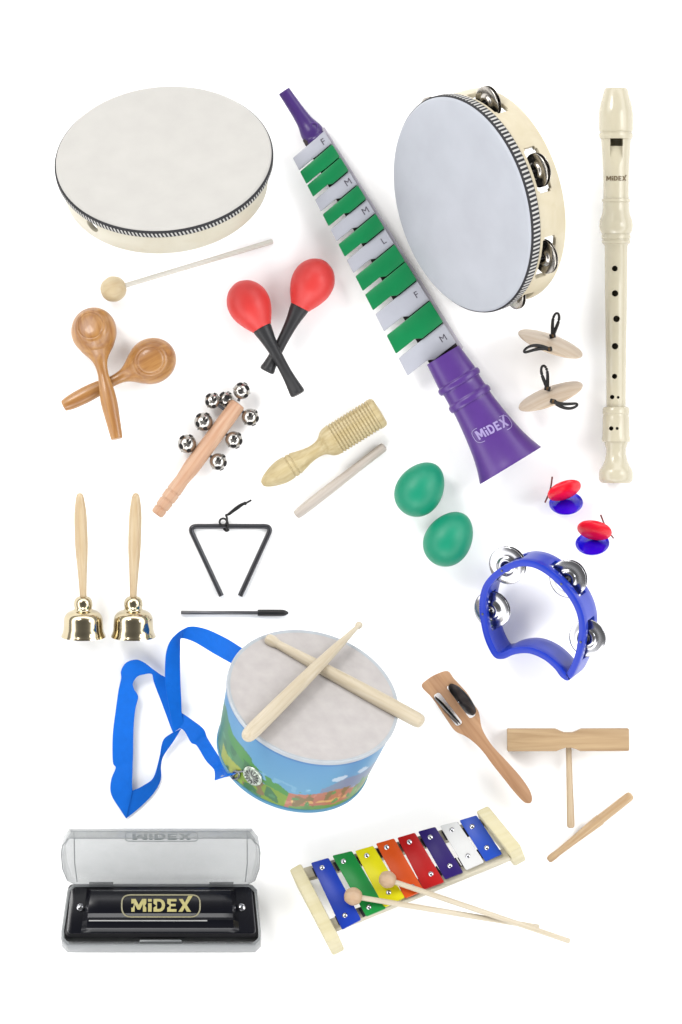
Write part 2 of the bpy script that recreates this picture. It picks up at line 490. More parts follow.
cs = [k[0] for k in keys]
bd = [cs[0] - 8] + [(a + b) / 2 for a, b in zip(cs, cs[1:])] + [cs[-1] + 12]
letters = iter('FMMLFM')
for i, (c, kind) in enumerate(keys):
    b0, b1 = bd[i] + .5, bd[i + 1] - .3
    sk = lambda b, f: b - 6.5 * (1 - f) * (1 if b < 250 else 1.0)          # keys lean a little towards the bell
    nt_ = (.05 if i < 2 else .17) * (b1 - b0)
    W1 = lambda f, b: -f * wd(b)
    pts = [(sk(b0, .06), W1(.06, b0)), (sk(b1, .06), W1(.06, b1)), (sk(b1, .5), W1(.5, b1)), (sk(b1 - nt_, .6), W1(.6, b1)),
           (sk(b1 - nt_, 1.0), W1(1.0, b1)), (sk(b0, 1.0), W1(1.0, b0))]
    z = (16, 21) if kind == 'W' else (16.5, 24)
    ko = MB().prism([pts], *z).build('key', M['key_white'] if kind == 'W' else M['key_green'], t, 1.0, label='pale grey key' if kind == 'W' else 'green key')
    if kind == 'W':
        vs, fs = text_geo(next(letters), 10.5, .0)
        yc = -.2 * wd(c); xc = sk(c, .2)
        mb = MB(); mb.add([(xc - v[1] * .9, yc + v[0] * .9, z[1] + .25) for v in vs], fs)
        mb.build('letter', M['ink'], ko, fixn=False)
mb = MB().lathe(sm([(-57, 5.4), (-56, 6.2), (-48, 6.4), (-32, 7), (-20, 8.2), (-13, 10.2), (-9, 11.3), (-4, 11.6), (-2, 11), (0, 11.8), (3, 11.4)], 4), 'X', 40, 1, .8, Mx=Matrix.Translation((0, -13.2, 11)) @ Matrix.Rotation(math.radians(1.8), 4, 'Z'))
mo = mb.build('mouthpiece', M['purple_dark'], t)
MB().tube([(-11 + 3.2 * math.cos(a), -8.2 + 3.2 * math.sin(a), 18.6) for a in [2 * PI * k / 20 for k in range(20)]], .5, 6, True).build('ring_mark', M['purple'], mo)
prof = sm([(251, 18.8), (260, 19.6), (275, 21), (278, 21.2), (279.5, 23.2), (282.5, 23.6), (285, 22.6), (286.5, 20.6), (296, 20.9), (298, 21.3), (300, 23), (303, 23.4), (305.5, 22.6), (307, 21.2), (325, 23), (345, 26), (358, 28.6), (370, 32), (379, 35.4), (380.5, 35.6)], 4)
inner = [(380, 34.2), (368, 30), (345, 24.5), (300, 19), (252, 17)]
bellM = Matrix.Translation((0, -17.8, 22)) @ Matrix.Rotation(math.radians(-.8), 4, 'Z')
hb = MB().lathe(prof + inner, 'X', 64, 1, .72, Mx=bellM, closed=True).build('horn', M['purple'], t)
def rad(s_):
    for (a, ra), (b, rb) in zip(prof, prof[1:]):
        if a <= s_ <= b: return ra + (rb - ra) * (s_ - a) / max(b - a, 1e-6)
    return 30
def on_horn(tx, ty):
    s_ = 339 - ty + tx * 0.10; yc = -17.8 - s_ * math.sin(math.radians(.8))
    y = tx + 3
    return (s_, yc + y, 22 + .72 * math.sqrt(max(rad(s_) ** 2 - y ** 2, 1)) + .5)
vs, fs = brand(33, 9.5)
text_on(on_horn, vs, fs, 'lettering', M['lilac'], hb)
fr = arc_round([(-20, -8), (20, -8), (20, 7), (-20, 7)], 6)
MB().tube([on_horn(*p) for p in fr], .35, 6, True).build('lettering_outline', M['lilac'], hb)
mel.settle()

# ================================================================== big tambourine
t = tam = Thing('tambourine', 'large round tambourine with bluish white skin, braided edge and metal jingles in its cream frame', 'tambourine', (460.5, 205), tilt((.956, .292), 55.7))
N = 240
slots = [147, 95, 45, 3, 203]
gone = set()
for a in slots:
    for i in range(N):
        an = (i + .5) * 360 / N
        dlt = abs((an - a + 180) % 360 - 180)
        if dlt < 13: gone.add((i, 2))
        if dlt < 11.5: gone.add((i, 1)); gone.add((i, 3))
zs = [-47, -35, -33, -20.5, -18.5, -1]
fro = MB().ring_wall(circle(108.3, N), circle(103, N), zs, gone).build('frame', M['cream_wood2'], t, .6)
MB().lathe([(-6, 109.4), (-2.2, 109.2), (-.6, 108.2), (0, 106.5), (-.3, 80), (-.4, 40), (-.45, 0)], 'Z', 160).build('drum_head', M['skin_cool'], t, sharp=60)
MB().lathe([(-2.4, 109.2), (-2.8, 110.2), (-5, 110.8), (-12.2, 110.6), (-13.8, 109.8), (-14, 108.2)], 'Z', 200).build('braid', M['braid_wide'], t, sharp=60)
def jingle_prof(R):
    return sm([(0.9, 1.3), (1.6, R * .14), (2.6, R * .3), (2.2, R * .42), (.6, R * .55), (.3, R * .8), (-.3, R * .97), (-.9, R), (-1.1, R * .97)], 4) + [(-.4, R * .8), (-.1, R * .55), (1.5, R * .4), (1.9, R * .3), (.6, 1.3)]
for a in slots:
    an = math.radians(a)
    for z, fl in ((-25.4, 1), (-30.4, -1)):
        Mx = Matrix.Translation(((104.5 if a > 20 else 98) * math.cos(an), (104.5 if a > 20 else 98) * math.sin(an), z)) @ Matrix.Rotation(random.uniform(-.08, .08), 4, 'X')
        if fl < 0: Mx = Mx @ Matrix.Rotation(PI, 4, 'X')
        MB().lathe(jingle_prof(17.4), 'Z', 40, Mx=Mx, closed=True).build('jingle', M['jingle'], t)
    MB().lathe([(-40, 1.2), (-14, 1.2)], 'Z', 10, Mx=Matrix.Translation((105.5 * math.cos(an), 105.5 * math.sin(an), 0))).build('pin', M['steel_dark'], t)
tam.settle()

# ================================================================== recorder
t = rec = Thing('recorder', 'ivory plastic recorder standing out upright at the right edge', 'recorder', (616, 88), turn(-90))
def hollow(prof, bore):
    return prof + [(prof[-1][0], bore), (prof[0][0], bore)]
hp = [(-.4, 9), (-.1, 10.3), (.6, 11.2), (1.6, 11.9), (10, 13.8), (20, 16.4), (25, 17), (40, 17), (43, 16.7), (43.6, 15.9), (45, 15.9), (45.6, 16.6), (48, 16.9), (50.5, 16.2), (51, 14.9), (60, 14.2), (78, 13.1), (100, 12.6), (110.5, 12.8), (111, 13.9), (113.5, 14.1), (114, 13.1), (120, 13), (126, 14), (132, 16.2), (138, 17), (142, 16.4), (145.5, 14.4)]
h = MB().lathe(hollow(hp, 7), 'X', 64, closed=True).build('head_joint', M['cream'], t)
MB().lathe([(-.05, 8), (47, 8)], 'X', 24, 1, 1).build('windway_block', M['cream'], t)
cut(h, [MB().box((54.4, .3, 12), (7.4, 12.6, 16)),
        MB().prism([[(57, 8.5), (77, 13.8), (77, 20), (57, 20)]], -6.2, 6.2, Mx=Matrix.Rotation(math.radians(90), 4, 'X'))])
mp_ = [(145.5, 14), (147, 14.5), (150, 14.7), (150.6, 13.8), (152, 13.8), (152.6, 14.4), (155, 14.2), (156, 12.2), (158, 11.5), (200, 11.2), (260, 10.3), (319, 9.6)]
md = MB().lathe(hollow(mp_, 6.2), 'X', 64, closed=True).build('middle_joint', M['cream'], t)
fp = [(318, 9.8), (319, 12.6), (321, 13.5), (325, 13.4), (325.6, 12.9), (328, 12.9), (329, 13.3), (347, 13.6), (350, 14.2), (353, 13.9), (354, 11.6), (356, 11.2), (360, 9.8), (366, 9.9), (372, 11.2), (378, 14), (381, 16.2), (384, 17), (391, 17), (393, 15.8), (394.5, 14)]
ft = MB().lathe(hollow(fp, 6.2), 'X', 64, closed=True).build('foot_joint', M['cream'], t)
def bore(px, py, r):
    return MB().lathe([(0, r), (30, r)], 'Z', 20, Mx=Matrix.Translation((py - 88, px - 616, 0)))
cut(md, [bore(614.6, 268.5, 2.9), bore(614.8, 293.3, 3.2), bore(616.3, 318.7, 3.3), bore(614.8, 346, 3.2), bore(614.3, 376, 2.6), bore(612, 396.7, 2.2), bore(618, 397, 1.4)])
cut(ft, [bore(611, 428, 2.2), bore(616.8, 428, 1.5)])
vs, fs = brand(20, 4.6)
text_on(lambda tx, ty: (90.5 - ty, tx, math.sqrt(12.9 ** 2 - tx ** 2) + .3), vs, fs, 'lettering', M['brown_ink'], h)
rec.settle()

# ================================================================== maracas
def wood_maraca(label, p0, p1, rings, z=0.0, hx=23):
    R, Ln = along(p0, p1)
    t = Thing('wooden_maraca', label, 'maraca', p0, R, 'pair of crossed wooden maracas')
    Mh = Matrix.Rotation(math.radians(rings[2]), 4, 'Y') @ Matrix.Rotation(math.radians(rings[3]), 4, 'X')
    prz = sm([(-19, 0), (-18, 9), (-14, 17), (-7, 22.4), (0, 24), (5, 23.4), (9, 21.6), (12, 19.6)], 5) + [(12.8, 18.6), (14.6, 17.6)] + sm([(15.8, 16.4), (16.8, 14.9), (17, 13.9)], 3) + [(16.6, 13.4), (17.2, 12.7), (18, 11), (18.6, 6), (18.8, 0)]
    MB().lathe(prz, 'Z', 72, 1.03, .95, Mx=Mh).build('head', M['maraca'], t, sharp=60)
    pr = sm([(12, 19.5), (19, 15.6), (26, 10.2), (33, 6.7), (42, 5.4), (50, 6), (62, 7.6), (75, 8.2), (90, 7.4), (Ln - 2, 6), (Ln, 4.6), (Ln + .6, 0)], 5)
    MB().lathe([(10, 17)] + pr, 'X', 48, 1, .88).build('handle', M['maraca'], t)
    return t
w2 = wood_maraca('varnished wooden maraca lying behind, its round head to the right with a ringed face', (152, 361), (63.5, 406), (0, 0, 4, 3)).settle()
w1 = wood_maraca('varnished wooden maraca crossing in front, its round head at the top', (94, 331.5), (117.5, 440), (0, 0, -14, 6)).settle()
w1.o.rotation_euler = (turn(math.degrees(math.atan2(-(440 - 331.5), 23.5))) @ Matrix.Rotation(math.radians(-9), 3, 'Y')).to_euler()
w1.settle(); w1.put(w1.o.location.z)
def red_maraca(label, p0, p1):
    R, Ln = along(p0, p1)
    t = Thing('red_maraca', label, 'maraca', p0, R, 'pair of crossed red maracas')
    MB().lathe(sm([(-26, 0), (-25.2, 5), (-21, 13), (-13, 19), (-4, 21.3), (6, 20.5), (16, 16.4), (25, 11), (26.5, 9.5), (26.6, 0)], 6), 'X', 56).build('head', M['red'], t)
    MB().lathe(sm([(24.6, 0), (24.7, 9.6), (26, 9.7), (30, 9.2), (42, 7), (55, 5.8), (70, 5.4), (82, 5.8), (92, 6.8), (Ln - 3, 7.6), (Ln - .8, 7), (Ln, 5), (Ln + .1, 0)], 4), 'X', 40).build('handle', M['black'], t)
    return t
red_maraca('red egg-headed maraca with black handle lying behind, head at upper right', (312, 283.5), (266.5, 371.5)).settle()
r1 = red_maraca('red egg-headed maraca with black handle crossing in front, head at left', (249.5, 305), (298.5, 395)).settle()
r1.o.rotation_euler = (r1.R @ Matrix.Rotation(math.radians(-6), 3, 'Y')).to_euler(); r1.settle()

# ================================================================== sleigh bell stick
p0, p1 = (157, 514), (238.4, 403.5)
R, Ln = along(p0, p1)
t = Thing('sleigh_bell_stick', 'pinkish wooden stick carrying round nickel jingle bells', 'jingle bells', p0, R)
MB().lathe([(-1, 0), (-.9, 5), (.5, 6.4), (6, 6.8), (6.5, 6.1), (8, 6.1), (8.6, 7), (16, 7.3), (16.5, 6.6), (18, 6.6), (18.6, 7.4), (26, 7.6), (26.5, 6.9), (28, 6.9), (28.6, 7.6), (37, 7.2), (42, 6.9), (50, 7.6), (56, 8.3), (60, 8.5), (100, 8.3), (Ln - 3, 8), (Ln - .5, 7), (Ln, 5.5), (Ln + .1, 0)], 'X', 40).build('handle', M['beech'], t)
for (bx, by, r, zz) in [(241.5, 391, 8.4, 2), (212.4, 401, 7.8, -1), (226, 399.5, 7.6, -6), (203.5, 422, 9.3, 0), (187, 444, 9.4, 0), (250, 417.3, 8.6, -1), (233.6, 440, 8.6, 0), (218, 461.8, 8.6, 0)]:
    c = t.L(bx, by, 0); c.z = zz
    q = Vector((min(max(c.x, 4), Ln - 2), 0, 0)); out = (c - q).normalized()
    rot = out.to_track_quat('Z', 'Y').to_matrix().to_4x4()
    Mx = Matrix.Translation(c) @ rot
    pr = [(-r * math.cos(PI * k / 20), r * math.sin(PI * k / 20) if 0 < k < 20 else 0) for k in range(21)]
    pr = pr[:10] + [(-.8, r), (-.6, r * 1.09), (.6, r * 1.09), (.8, r)] + pr[11:]
    b = MB().lathe(pr, 'Z', 32, Mx=Mx).build('bell', M['bell_metal'], t)
    MB().tube([q + out * 4, q + out * ((c - q).length - r + 1)], 1.5, 8).build('bell_post', M['steel_dark'], b)
    face = (out * .55 + Vector((0, 0, 1))).normalized()                 # the open side, with its sound holes
    ref = face.cross(Vector((.3, 1, 0))).normalized(); ref2 = face.cross(ref)
    for k, (pa, az) in enumerate(((.62, .4), (.62, 2.5), (.62, 4.6), (1.25, 1.4), (1.25, 3.5))):
        dr = face * math.cos(pa) + (ref * math.cos(az) + ref2 * math.sin(az)) * math.sin(pa)
        Mh = Matrix.Translation(c + dr * (r + .1)) @ dr.to_track_quat('Z', 'Y').to_matrix().to_4x4()
        MB().lathe([(-.7, 2.3), (.32, 2.2), (.36, 0)], 'Z', 14, 1.3 if k < 3 else 1, 1, Mx=Mh).build('sound_hole', M['hole'], b)
t.settle()

# ================================================================== guiro block and scraper
p0, p1 = (262, 484), (380, 411)
R, Ln = along(p0, p1)
t = Thing('guiro', 'yellowish wooden guiro with ribbed barrel and turned handle', 'guiro', p0, R)
MB().lathe(sm([(0, 0), (.4, 2.6), (3.5, 5.6), (11, 9), (21, 11.8), (28, 12.2), (32, 11.9)], 3) + [(32.4, 11.2), (33.6, 11.2), (34, 12), (37, 11.9), (37.4, 11.1), (38.6, 11.1), (39, 11.7)] + sm([(40, 11.6), (47, 9.6), (55, 7.8), (62, 7.2), (68, 8), (72, 10), (76, 13.5), (80, 15.2), (84, 15.6)], 4), 'X', 44).build('handle', M['guiro'], t)
pr = [(83.5, 15)]
x = 84.0
while x < Ln - 8:
    pr += [(x, 15.8), (x + 1.9, 16.1), (x + 2.3, 14.9), (x + 3.1, 14.9)]; x += 3.5
pr += [(Ln - 7, 16.3), (Ln - 2.5, 15.8), (Ln - .5, 14.2), (Ln, 12), (Ln + .2, 0)]
MB().lathe(pr, 'X', 56).build('ribbed_barrel', M['guiro'], t, sharp=30)
t.settle()
R, Ln = along((295.5, 515.5), (385, 446))
t = Thing('guiro_scraper', 'pale whitish wooden scraper stick lying under the ribbed guiro', 'stick', (295.5, 515.5), R)
MB().lathe(sm([(0, 0), (.3, 2.6), (2.5, 4.6), (20, 5.2), (45, 5.2), (80, 4.6), (Ln - 8, 4.7), (Ln - 2, 4.4), (Ln - .3, 2.5), (Ln, 0)], 4), 'X', 28).build('scraper_stick', M['scraper'], t)
t.settle()

# ================================================================== wooden finger cymbals
def cymbal(label, c, b, up_base, up_tip, low_base, low_tip, bend):
    t = Thing('finger_cymbal', label, 'finger cymbal', c, tilt(b, 74), 'pair of wooden finger cymbals')
    MB().lathe(sm([(5.4, 0), (5, 8), (3.6, 18), (1.6, 28), (.5, 33), (-.4, 34), (-1.2, 33.2), (-2, 28), (-2.8, 14), (-3, 0)], 4), 'Z', 72).build('wooden_disc', M['birch'], t, sharp=60)
    for base_, tip, bd_, fl in ((up_base, up_tip, 0, 1), (low_base, low_tip, bend, .8)):
        B, T = t.W(*base_, 4), t.W(*tip, 12)
        if bd_: B, T = t.W(*base_, 30), t.W(*tip, 38)
        bw = t.R @ B; tw = t.R @ T; d = tw - bw; n = Vector((-d.y, d.x, 0)).normalized()
        Lg = d.length; path = []
        for k in range(40):
            a = 2 * PI * k / 40
            s_ = .5 - .5 * math.cos(a)
            w_ = math.sin(a) * 4.2 * (s_ ** .8) * fl
            sag = bd_ * (s_ * (1 - s_)) * 4
            path.append(t.iR @ (bw + d * s_ + n * (w_ + sag)))
        st = MB().tube(path, [1.25 + .8 * (1 - (.5 - .5 * math.cos(2 * PI * k / 40))) for k in range(40)], 10, True).build('strap', M['leather'], t)
        MB().box((0, 0, 0), (6.4, 4.6, 4.6), Mx=Matrix.Translation(B) @ t.iR.to_4x4() @ Matrix.Rotation(math.radians(12 if b[0] < 0 else -14), 4, 'Z')).build('strap_knot', M['leather'], st, 1.0)
        MB().box((0, 0, 0), (2, 3.4, 5.4), Mx=Matrix.Translation(B) @ t.iR.to_4x4() @ Matrix.Rotation(math.radians(12 if b[0] < 0 else -14), 4, 'Z')).build('eyelet', M['tan_knot'], st, .5)
    return t.settle()
cymbal('pale wooden finger cymbal with black loops, sloping down to the right beside the recorder', (550.5, 343.5), (-.342, -.94), (552.5, 336), (557, 313.5), (548.5, 349.5), (523.5, 352), -3.0)
cymbal('pale wooden finger cymbal with black loops, sloping up to the right, the lower one', (550.5, 396), (.358, -.934), (547.3, 388.5), (543, 366), (552.5, 401.5), (576.5, 405), -3.0)

# ================================================================== shaker eggs
def egg(label, c, ang):
    t = Thing('shaker_egg', label, 'egg shaker', c, turn(ang), 'pair of green shaker eggs')
    o = MB().lathe([(-29 * math.cos(PI * k / 40), 23.2 * math.sin(PI * k / 40) * (1 + .11 * math.cos(PI * k / 40)) if 0 < k < 40 else 0) for k in range(41)], 'X', 64)
    # one moulded shell: the egg itself is the thing
    e = o.build('egg_shell', M['egg'], t, sharp=80)
    return t.settle()
egg('green shaker egg at upper left of the pair, nearer the guiro', (420.3, 489), 56)
egg('green shaker egg at lower right of the pair, nearer the blue tambourine', (449, 538.7), 57)

# ================================================================== castanets
def shell_prof(R, dome):
    return sm([(dome, 0), (dome * .93, R * .35), (dome * .6, R * .72), (dome * .2, R * .95), (-.6, R), (-1.8, R * .97), (-1.9, R * .9)], 4) + [(-.6, R * .62), (0.2, R * .3), (.3, 0)]
def castanet(label, rc, rb, rphi, bc, bb, bphi, s0, s1, mir):
    t = Thing('castanet', label, 'castanet', bc, None, 'pair of red and blue castanets')
    def place(c, b, phi, zw):
        return Matrix.Translation(t.W(*c, zw)) @ tilt(b, phi).to_4x4()
    MB().lathe(shell_prof(17, -4), 'Z', 48, Mx=place(bc, bb, bphi, 0)).build('lower_shell', M['cblue'], t, label='blue lower shell')
    MB().lathe(shell_prof(17.6, 4.4), 'Z', 48, Mx=place(rc, rb, rphi, 12.5)).build('upper_shell', M['cred'], t, label='red upper shell')
    a, b = t.W(*s0, 14), t.W(*s1, 4)
    m_ = (a + b) / 2 + Vector((1.5 * mir, 0, 0))
    MB().tube(sm([tuple(a), tuple(m_), tuple(b)], 6), .85, 8).build('elastic_cord', M['cord_red'], t)
    k = t.W(s1[0] * .45 + s0[0] * .55 + 2.6 * mir, s1[1] * .5 + s0[1] * .5, 11)
    MB().sphere(k, 2, 12).build('cord_knot', M['cord_red'], t)
    return t.settle()
castanet('red and blue castanet, the upper one, its red shell tipped up to the right', (564.2, 490.8), (-.36, .93), 62, (566, 502.5), (.05, -1), 48, (552, 477), (545, 502.5), 1)
castanet('red and blue castanet, the lower one, its red shell tipped down to the right', (594.2, 530.8), (.2, .98), 60, (592.4, 542.8), (.05, -1), 48, (600.4, 515), (613.4, 538.4), -1)

# ================================================================== blue hand tambourine
t = Thing('half_moon_tambourine', 'small blue plastic hand tambourine with arched grip and silver jingles', 'tambourine', (533, 615), tilt((.822, .569), 26))
out_px = [(495, 657.5), (487.5, 645), (482.5, 629), (479.6, 607), (482.6, 588), (491.5, 575), (505, 565.5), (519, 560.5), (533, 561.5), (546, 567.5), (558, 577), (567.5, 587), (576, 599), (581.5, 611), (584.4, 625), (583.6, 640), (581, 655), (576, 669), (569, 680), (561.5, 677.5), (554, 668), (543, 659), (529, 653.5), (515, 654.5), (504, 659)]
loc = [t.L(px, py, 0).to_2d() for px, py in out_px]
outer = smooth_closed(loc, 6)
n = len(outer)
area = sum(outer[i].x * outer[(i + 1) % n].y - outer[(i + 1) % n].x * outer[i].y for i in range(n))
sg = 1 if area > 0 else -1
inner = []
for i in range(n):
    # average normals over a few neighbours keeps the corners from folding
    d = (outer[(i + 3) % n] - outer[i - 3]).normalized()
    inner.append(outer[i] + Vector((-d.y, d.x)) * sg * 6.6)
def near(px, py):
    p = t.L(px - 6.5, py + 4.5, 0).to_2d()
    return min(range(n), key=lambda i: (outer[i] - p).length)
jing = [(507.5, 565.5), (565.5, 580.5), (586.5, 638), (490, 608)]
gone = set()
for j in jing:
    c = outer[near(*j)]
    for i in range(n):
        if (((outer[i] + outer[(i + 1) % n]) / 2) - c).length < 21.5: gone.add((i, 1))
dep = 36
MB().ring_wall(outer, inner, [-dep, -dep + 9, -9, 0], gone).build('frame', M['blue'], t, 1.1)
for q, j in enumerate(jing):
    i = near(*j); c = (outer[i] + inner[i]) / 2
    dn = (outer[i] - inner[i]).normalized() * (-3.5 if q == 3 else 1.2)
    for z, fl in ((-15.5, 1), (-20.5, -1)):
        Mx = Matrix.Translation((c.x + dn.x, c.y + dn.y, z)) @ Matrix.Rotation(random.uniform(-.1, .1), 4, 'X')
        if fl < 0: Mx = Mx @ Matrix.Rotation(PI, 4, 'X')
        MB().lathe(jingle_prof(19.2), 'Z', 40, Mx=Mx, closed=True).build('jingle', M['chrome'], t)
    MB().lathe([(-dep + 4, 1.2), (.8, 1.2), (1, 0)], 'Z', 12, Mx=Matrix.Translation((c.x, c.y, 0))).build('pin', M['rod'], t)
t.settle()

# ================================================================== brass hand bells
def handbell(label, x, top, lean):
    t = Thing('hand_bell', label, 'hand bell', (x, 636.5), Matrix.Rotation(math.radians(11), 3, 'X'), 'pair of brass hand bells')
    Hm = Matrix.Translation((0, 41, 0)) @ Matrix.Rotation(math.radians(lean), 4, 'Z')
    MB().lathe(sm([(-1, 3.4), (0, 3.5), (12, 4), (28, 5), (48, 6.4), (68, 6.6), (84, 6.2), (96, 4.8), (102, 3.6), (104.4, 2), (105, 0)], 4), 'Y', 32, Mx=Hm).build('handle', M['handle'], t)
    pr = sm([(41, 0), (40.8, 4), (39.6, 6.6), (36.5, 8.8), (32, 9.3), (28.6, 8.8), (27, 10), (25.6, 13.6), (23.2, 17), (19, 19.2), (12.5, 19.9), (7.5, 20.2), (4, 21), (1.4, 22.1), (0, 22.5)], 4)
    MB().lathe(pr + [(0, 21), (5, 19.8), (14, 18.2), (20, 16.8), (24, 12), (26, 7), (27, 0)], 'Y', 64).build('bell', M['brass'], t, sharp=50)
    MB().tube([(0, 30, 0), (0, 8, 0)], 1, 8).build('clapper', M['steel_dark'], t)
    return t.settle()
handbell('brass hand bell with wooden handle, the left one of the pair', 83.3, 494, 1.6)
handbell('brass hand bell with wooden handle, the right one next to the blue ribbon', 133.4, 494, -1.6)

# ================================================================== triangle and beater
t = Thing('triangle', 'dark steel triangle with a black hanging cord', 'triangle', (230, 527))
path = [(221.5, 596)]
def corner(a, b, c, r, k=8):
    a, b, c = Vector(a), Vector(b), Vector(c)
    p = b + (a - b).normalized() * r; q = b + (c - b).normalized() * r
    return [tuple((1 - s_) ** 2 * p + 2 * s_ * (1 - s_) * b + s_ * s_ * q) for s_ in [i / k for i in range(k + 1)]]
path += corner((221.5, 596), (189, 526.3), (271.5, 526.3), 8)
path += corner((189, 526.3), (272, 526.3), (240, 596), 8)
path += [(240, 596)]
MB().tube([t.W(x, y, 0) for x, y in path], 2.5, 16).build('steel_bar', M['steel_dark'], t)
mb = MB()
Lp = [(226, 531, 3), (228, 526, 4.2), (227, 521, 3), (224, 518.5, 1.5), (220.5, 519.5, 1), (219.8, 523, 2), (223, 525.5, 4), (226.5, 523, 4.5), (227, 518, 3), (226, 515, 1), (229, 514.5, 1), (234, 511, .5), (239, 507.6, .2), (243, 504.5, 0), (247, 502.5, 0), (251.5, 500, 0)]
mb.tube([t.W(*p) for p in sm(Lp, 4)], 1.05, 8)
mb.tube([t.W(*p) for p in sm([(226, 516, 2), (230, 512.5, 1.5), (236, 507.5, 1), (242, 503.8, .8), (246, 503, .5)], 4)], .95, 8)
mb.tube([t.W(*p) for p in sm([(224, 529, -1), (226.5, 531, 3.4), (228.5, 530, -1)], 4)], 1.1, 8)
c_ = mb.build('hanging_cord', M['leather'], t)
MB().sphere(t.W(245, 503.4, .5), 1.9, 12).build('cord_knot', M['leather'], c_)
t.settle()
t = Thing('triangle_beater', 'straight thin steel rod with a black rubber grip, lying under the triangle', 'beater', (181, 612.5), turn(-.2))
MB().lathe([(0, 1.6), (.4, 1.9), (78, 1.9)], 'X', 16).build('rod', M['rod'], t)
MB().lathe(sm([(76.5, 0), (76.6, 2.4), (77.5, 3.2), (84, 3.3), (98, 3.3), (103, 3), (106, 1.8), (107.4, .5), (107.5, 0)], 4), 'X', 24).build('grip', M['rubber'], t)
t.settle()

# ================================================================== toy drum
bdir = Vector((-.325, -.946))
t = toy = Thing('toy_drum', 'childs drum printed with a green and blue landscape, with a blue ribbon strap', 'drum', (313, 695.5), tilt(bdir, 45))
HH = 88.0
rr_ = lambda h_: 86.4 - 9.6 * h_
def art(th_, h_):
    """the printed landscape, by angle round the drum (degrees, 0 left to 180 right) and height (0 top, 1 bottom)"""
    wob = noise.noise(Vector((th_ * .05, h_ * 3, 1.7))) * .06
    n2 = noise.noise(Vector((th_ * .16, h_ * 9, 5.1)))
    a = th_ % 360
    H = h_ + wob
    c = (84 + 30 * h_, 154 + 22 * h_, 206)                         # sky print
    if a < 185:
        if 118 < a < 180 and H > .50 - .10 * math.sin((a - 118) / 62 * PI) : c = (128, 146, 176)      # far purple hills
        if 12 < a < 64 and H > .26 + .004 * abs(a - 26): c = (74, 140, 88)                             # big green hill
        mid = .34 + (a - 30) * .0056
        if 34 < a < 112 and abs(H - mid) < .085 * min(1, (114 - a) / 26): c = (72, 150, 66)             # green tongue
        if 52 < a < 104 and H > .74 - .04 * math.sin((a - 52) / 52 * PI): c = (128, 164, 44)            # olive meadow
        if 96 < a < 148 and H > .66 - .07 * math.sin((a - 96) / 52 * PI): c = (190, 122, 98)            # salmon field
        if 100 < a < 146 and .76 < H < .82 and n2 > .0: c = (226, 178, 112)
        if a >= 148 and H > .66: c = (120, 170, 96)
        if 100 < a < 160 and H > .88: c = (112, 160, 84)
        if 30 < a < 56 and H > .72: c = (170, 182, 60)
        if 14 < a < 100 and H > .52 and noise.noise(Vector((th_ * .11, h_ * 6, 9.3))) > .3: c = (58, 122, 74)
        if 60 < a < 176 and H > .60 and noise.noise(Vector((th_ * .14, h_ * 8, 3.3))) > .36: c = (138, 118, 78)
        if 100 < a < 176 and H > .58 and noise.noise(Vector((th_ * .17, h_ * 9, 12.3))) > .36: c = (96, 150, 92)
        if 70 < a < 110 and .50 < H < .62 and n2 > .1: c = (120, 180, 214)
        if n2 > .42 and h_ > .55: c = tuple(min(255, v + 22) for v in c)
        for (ca, ch, w1, w2) in ((128, .36, 5, .045), (131.5, .34, 3, .035), (147, .33, 4, .04), (150, .37, 5, .03)):
            if ((a - ca) / w1) ** 2 + ((h_ - ch) / w2) ** 2 < 1: c = (196, 216, 236)
        if 4 < a < 11 and h_ > .2: c = (150, 196, 160)
    else:
        if H > .45: c = (96, 160, 70)
        if H > .72: c = (128, 164, 44)
    if h_ > .945: c = (84, 156, 196)
    if h_ < .07: c = (70, 136, 196)
    return c
NA, NH = 432, 72
mb = MB(); vs, fs = [], []
for j in range(NH + 1):
    h_ = j / NH
    for i in range(NA):
        a = 2 * PI * i / NA
        vs.append((rr_(h_) * math.cos(a), rr_(h_) * math.sin(a), -2 - (HH - 2) * h_))
for j in range(NH):
    for i in range(NA):
        fs.append((j * NA + i, j * NA + (i + 1) % NA, (j + 1) * NA + (i + 1) % NA, (j + 1) * NA + i))
fs.append(tuple(NH * NA + i for i in range(NA)))
mb.add(vs, fs)
shl = mb.build('shell', M['print'], t, sharp=50)
ca = shl.data.color_attributes.new('print', 'FLOAT_COLOR', 'POINT')
for k, v in enumerate(shl.data.vertices):
    a = math.degrees(math.atan2(v.co.y, v.co.x)) % 360; h_ = min(1, max(0, (-v.co.z / S - 2) / (HH - 2)))
    ca.data[k].color = base(art(a, h_))
MB().lathe([(-1.8, 82), (-.6, 84.5), (0, 86), (.2, 86.6), (-.4, 87.3), (-4, 87.4), (-5, 86.8), (-5, 84)], 'Z', 128, closed=True).build('rim', M['rim_pale'], t)
MB().lathe([(-4, 85), (-.9, 84.6), (-.9, 40), (-1, 0)], 'Z', 128).build('drum_head', M['skin_toy'], t)
MB().lathe([(-HH + 4, 77.4), (-HH + 3.4, 78.2), (-HH + .4, 78), (-HH, 77), (-HH, 74)], 'Z', 128, closed=False).build('bottom_hoop', mat('teal_hoop', (92, 160, 198), .35), t)
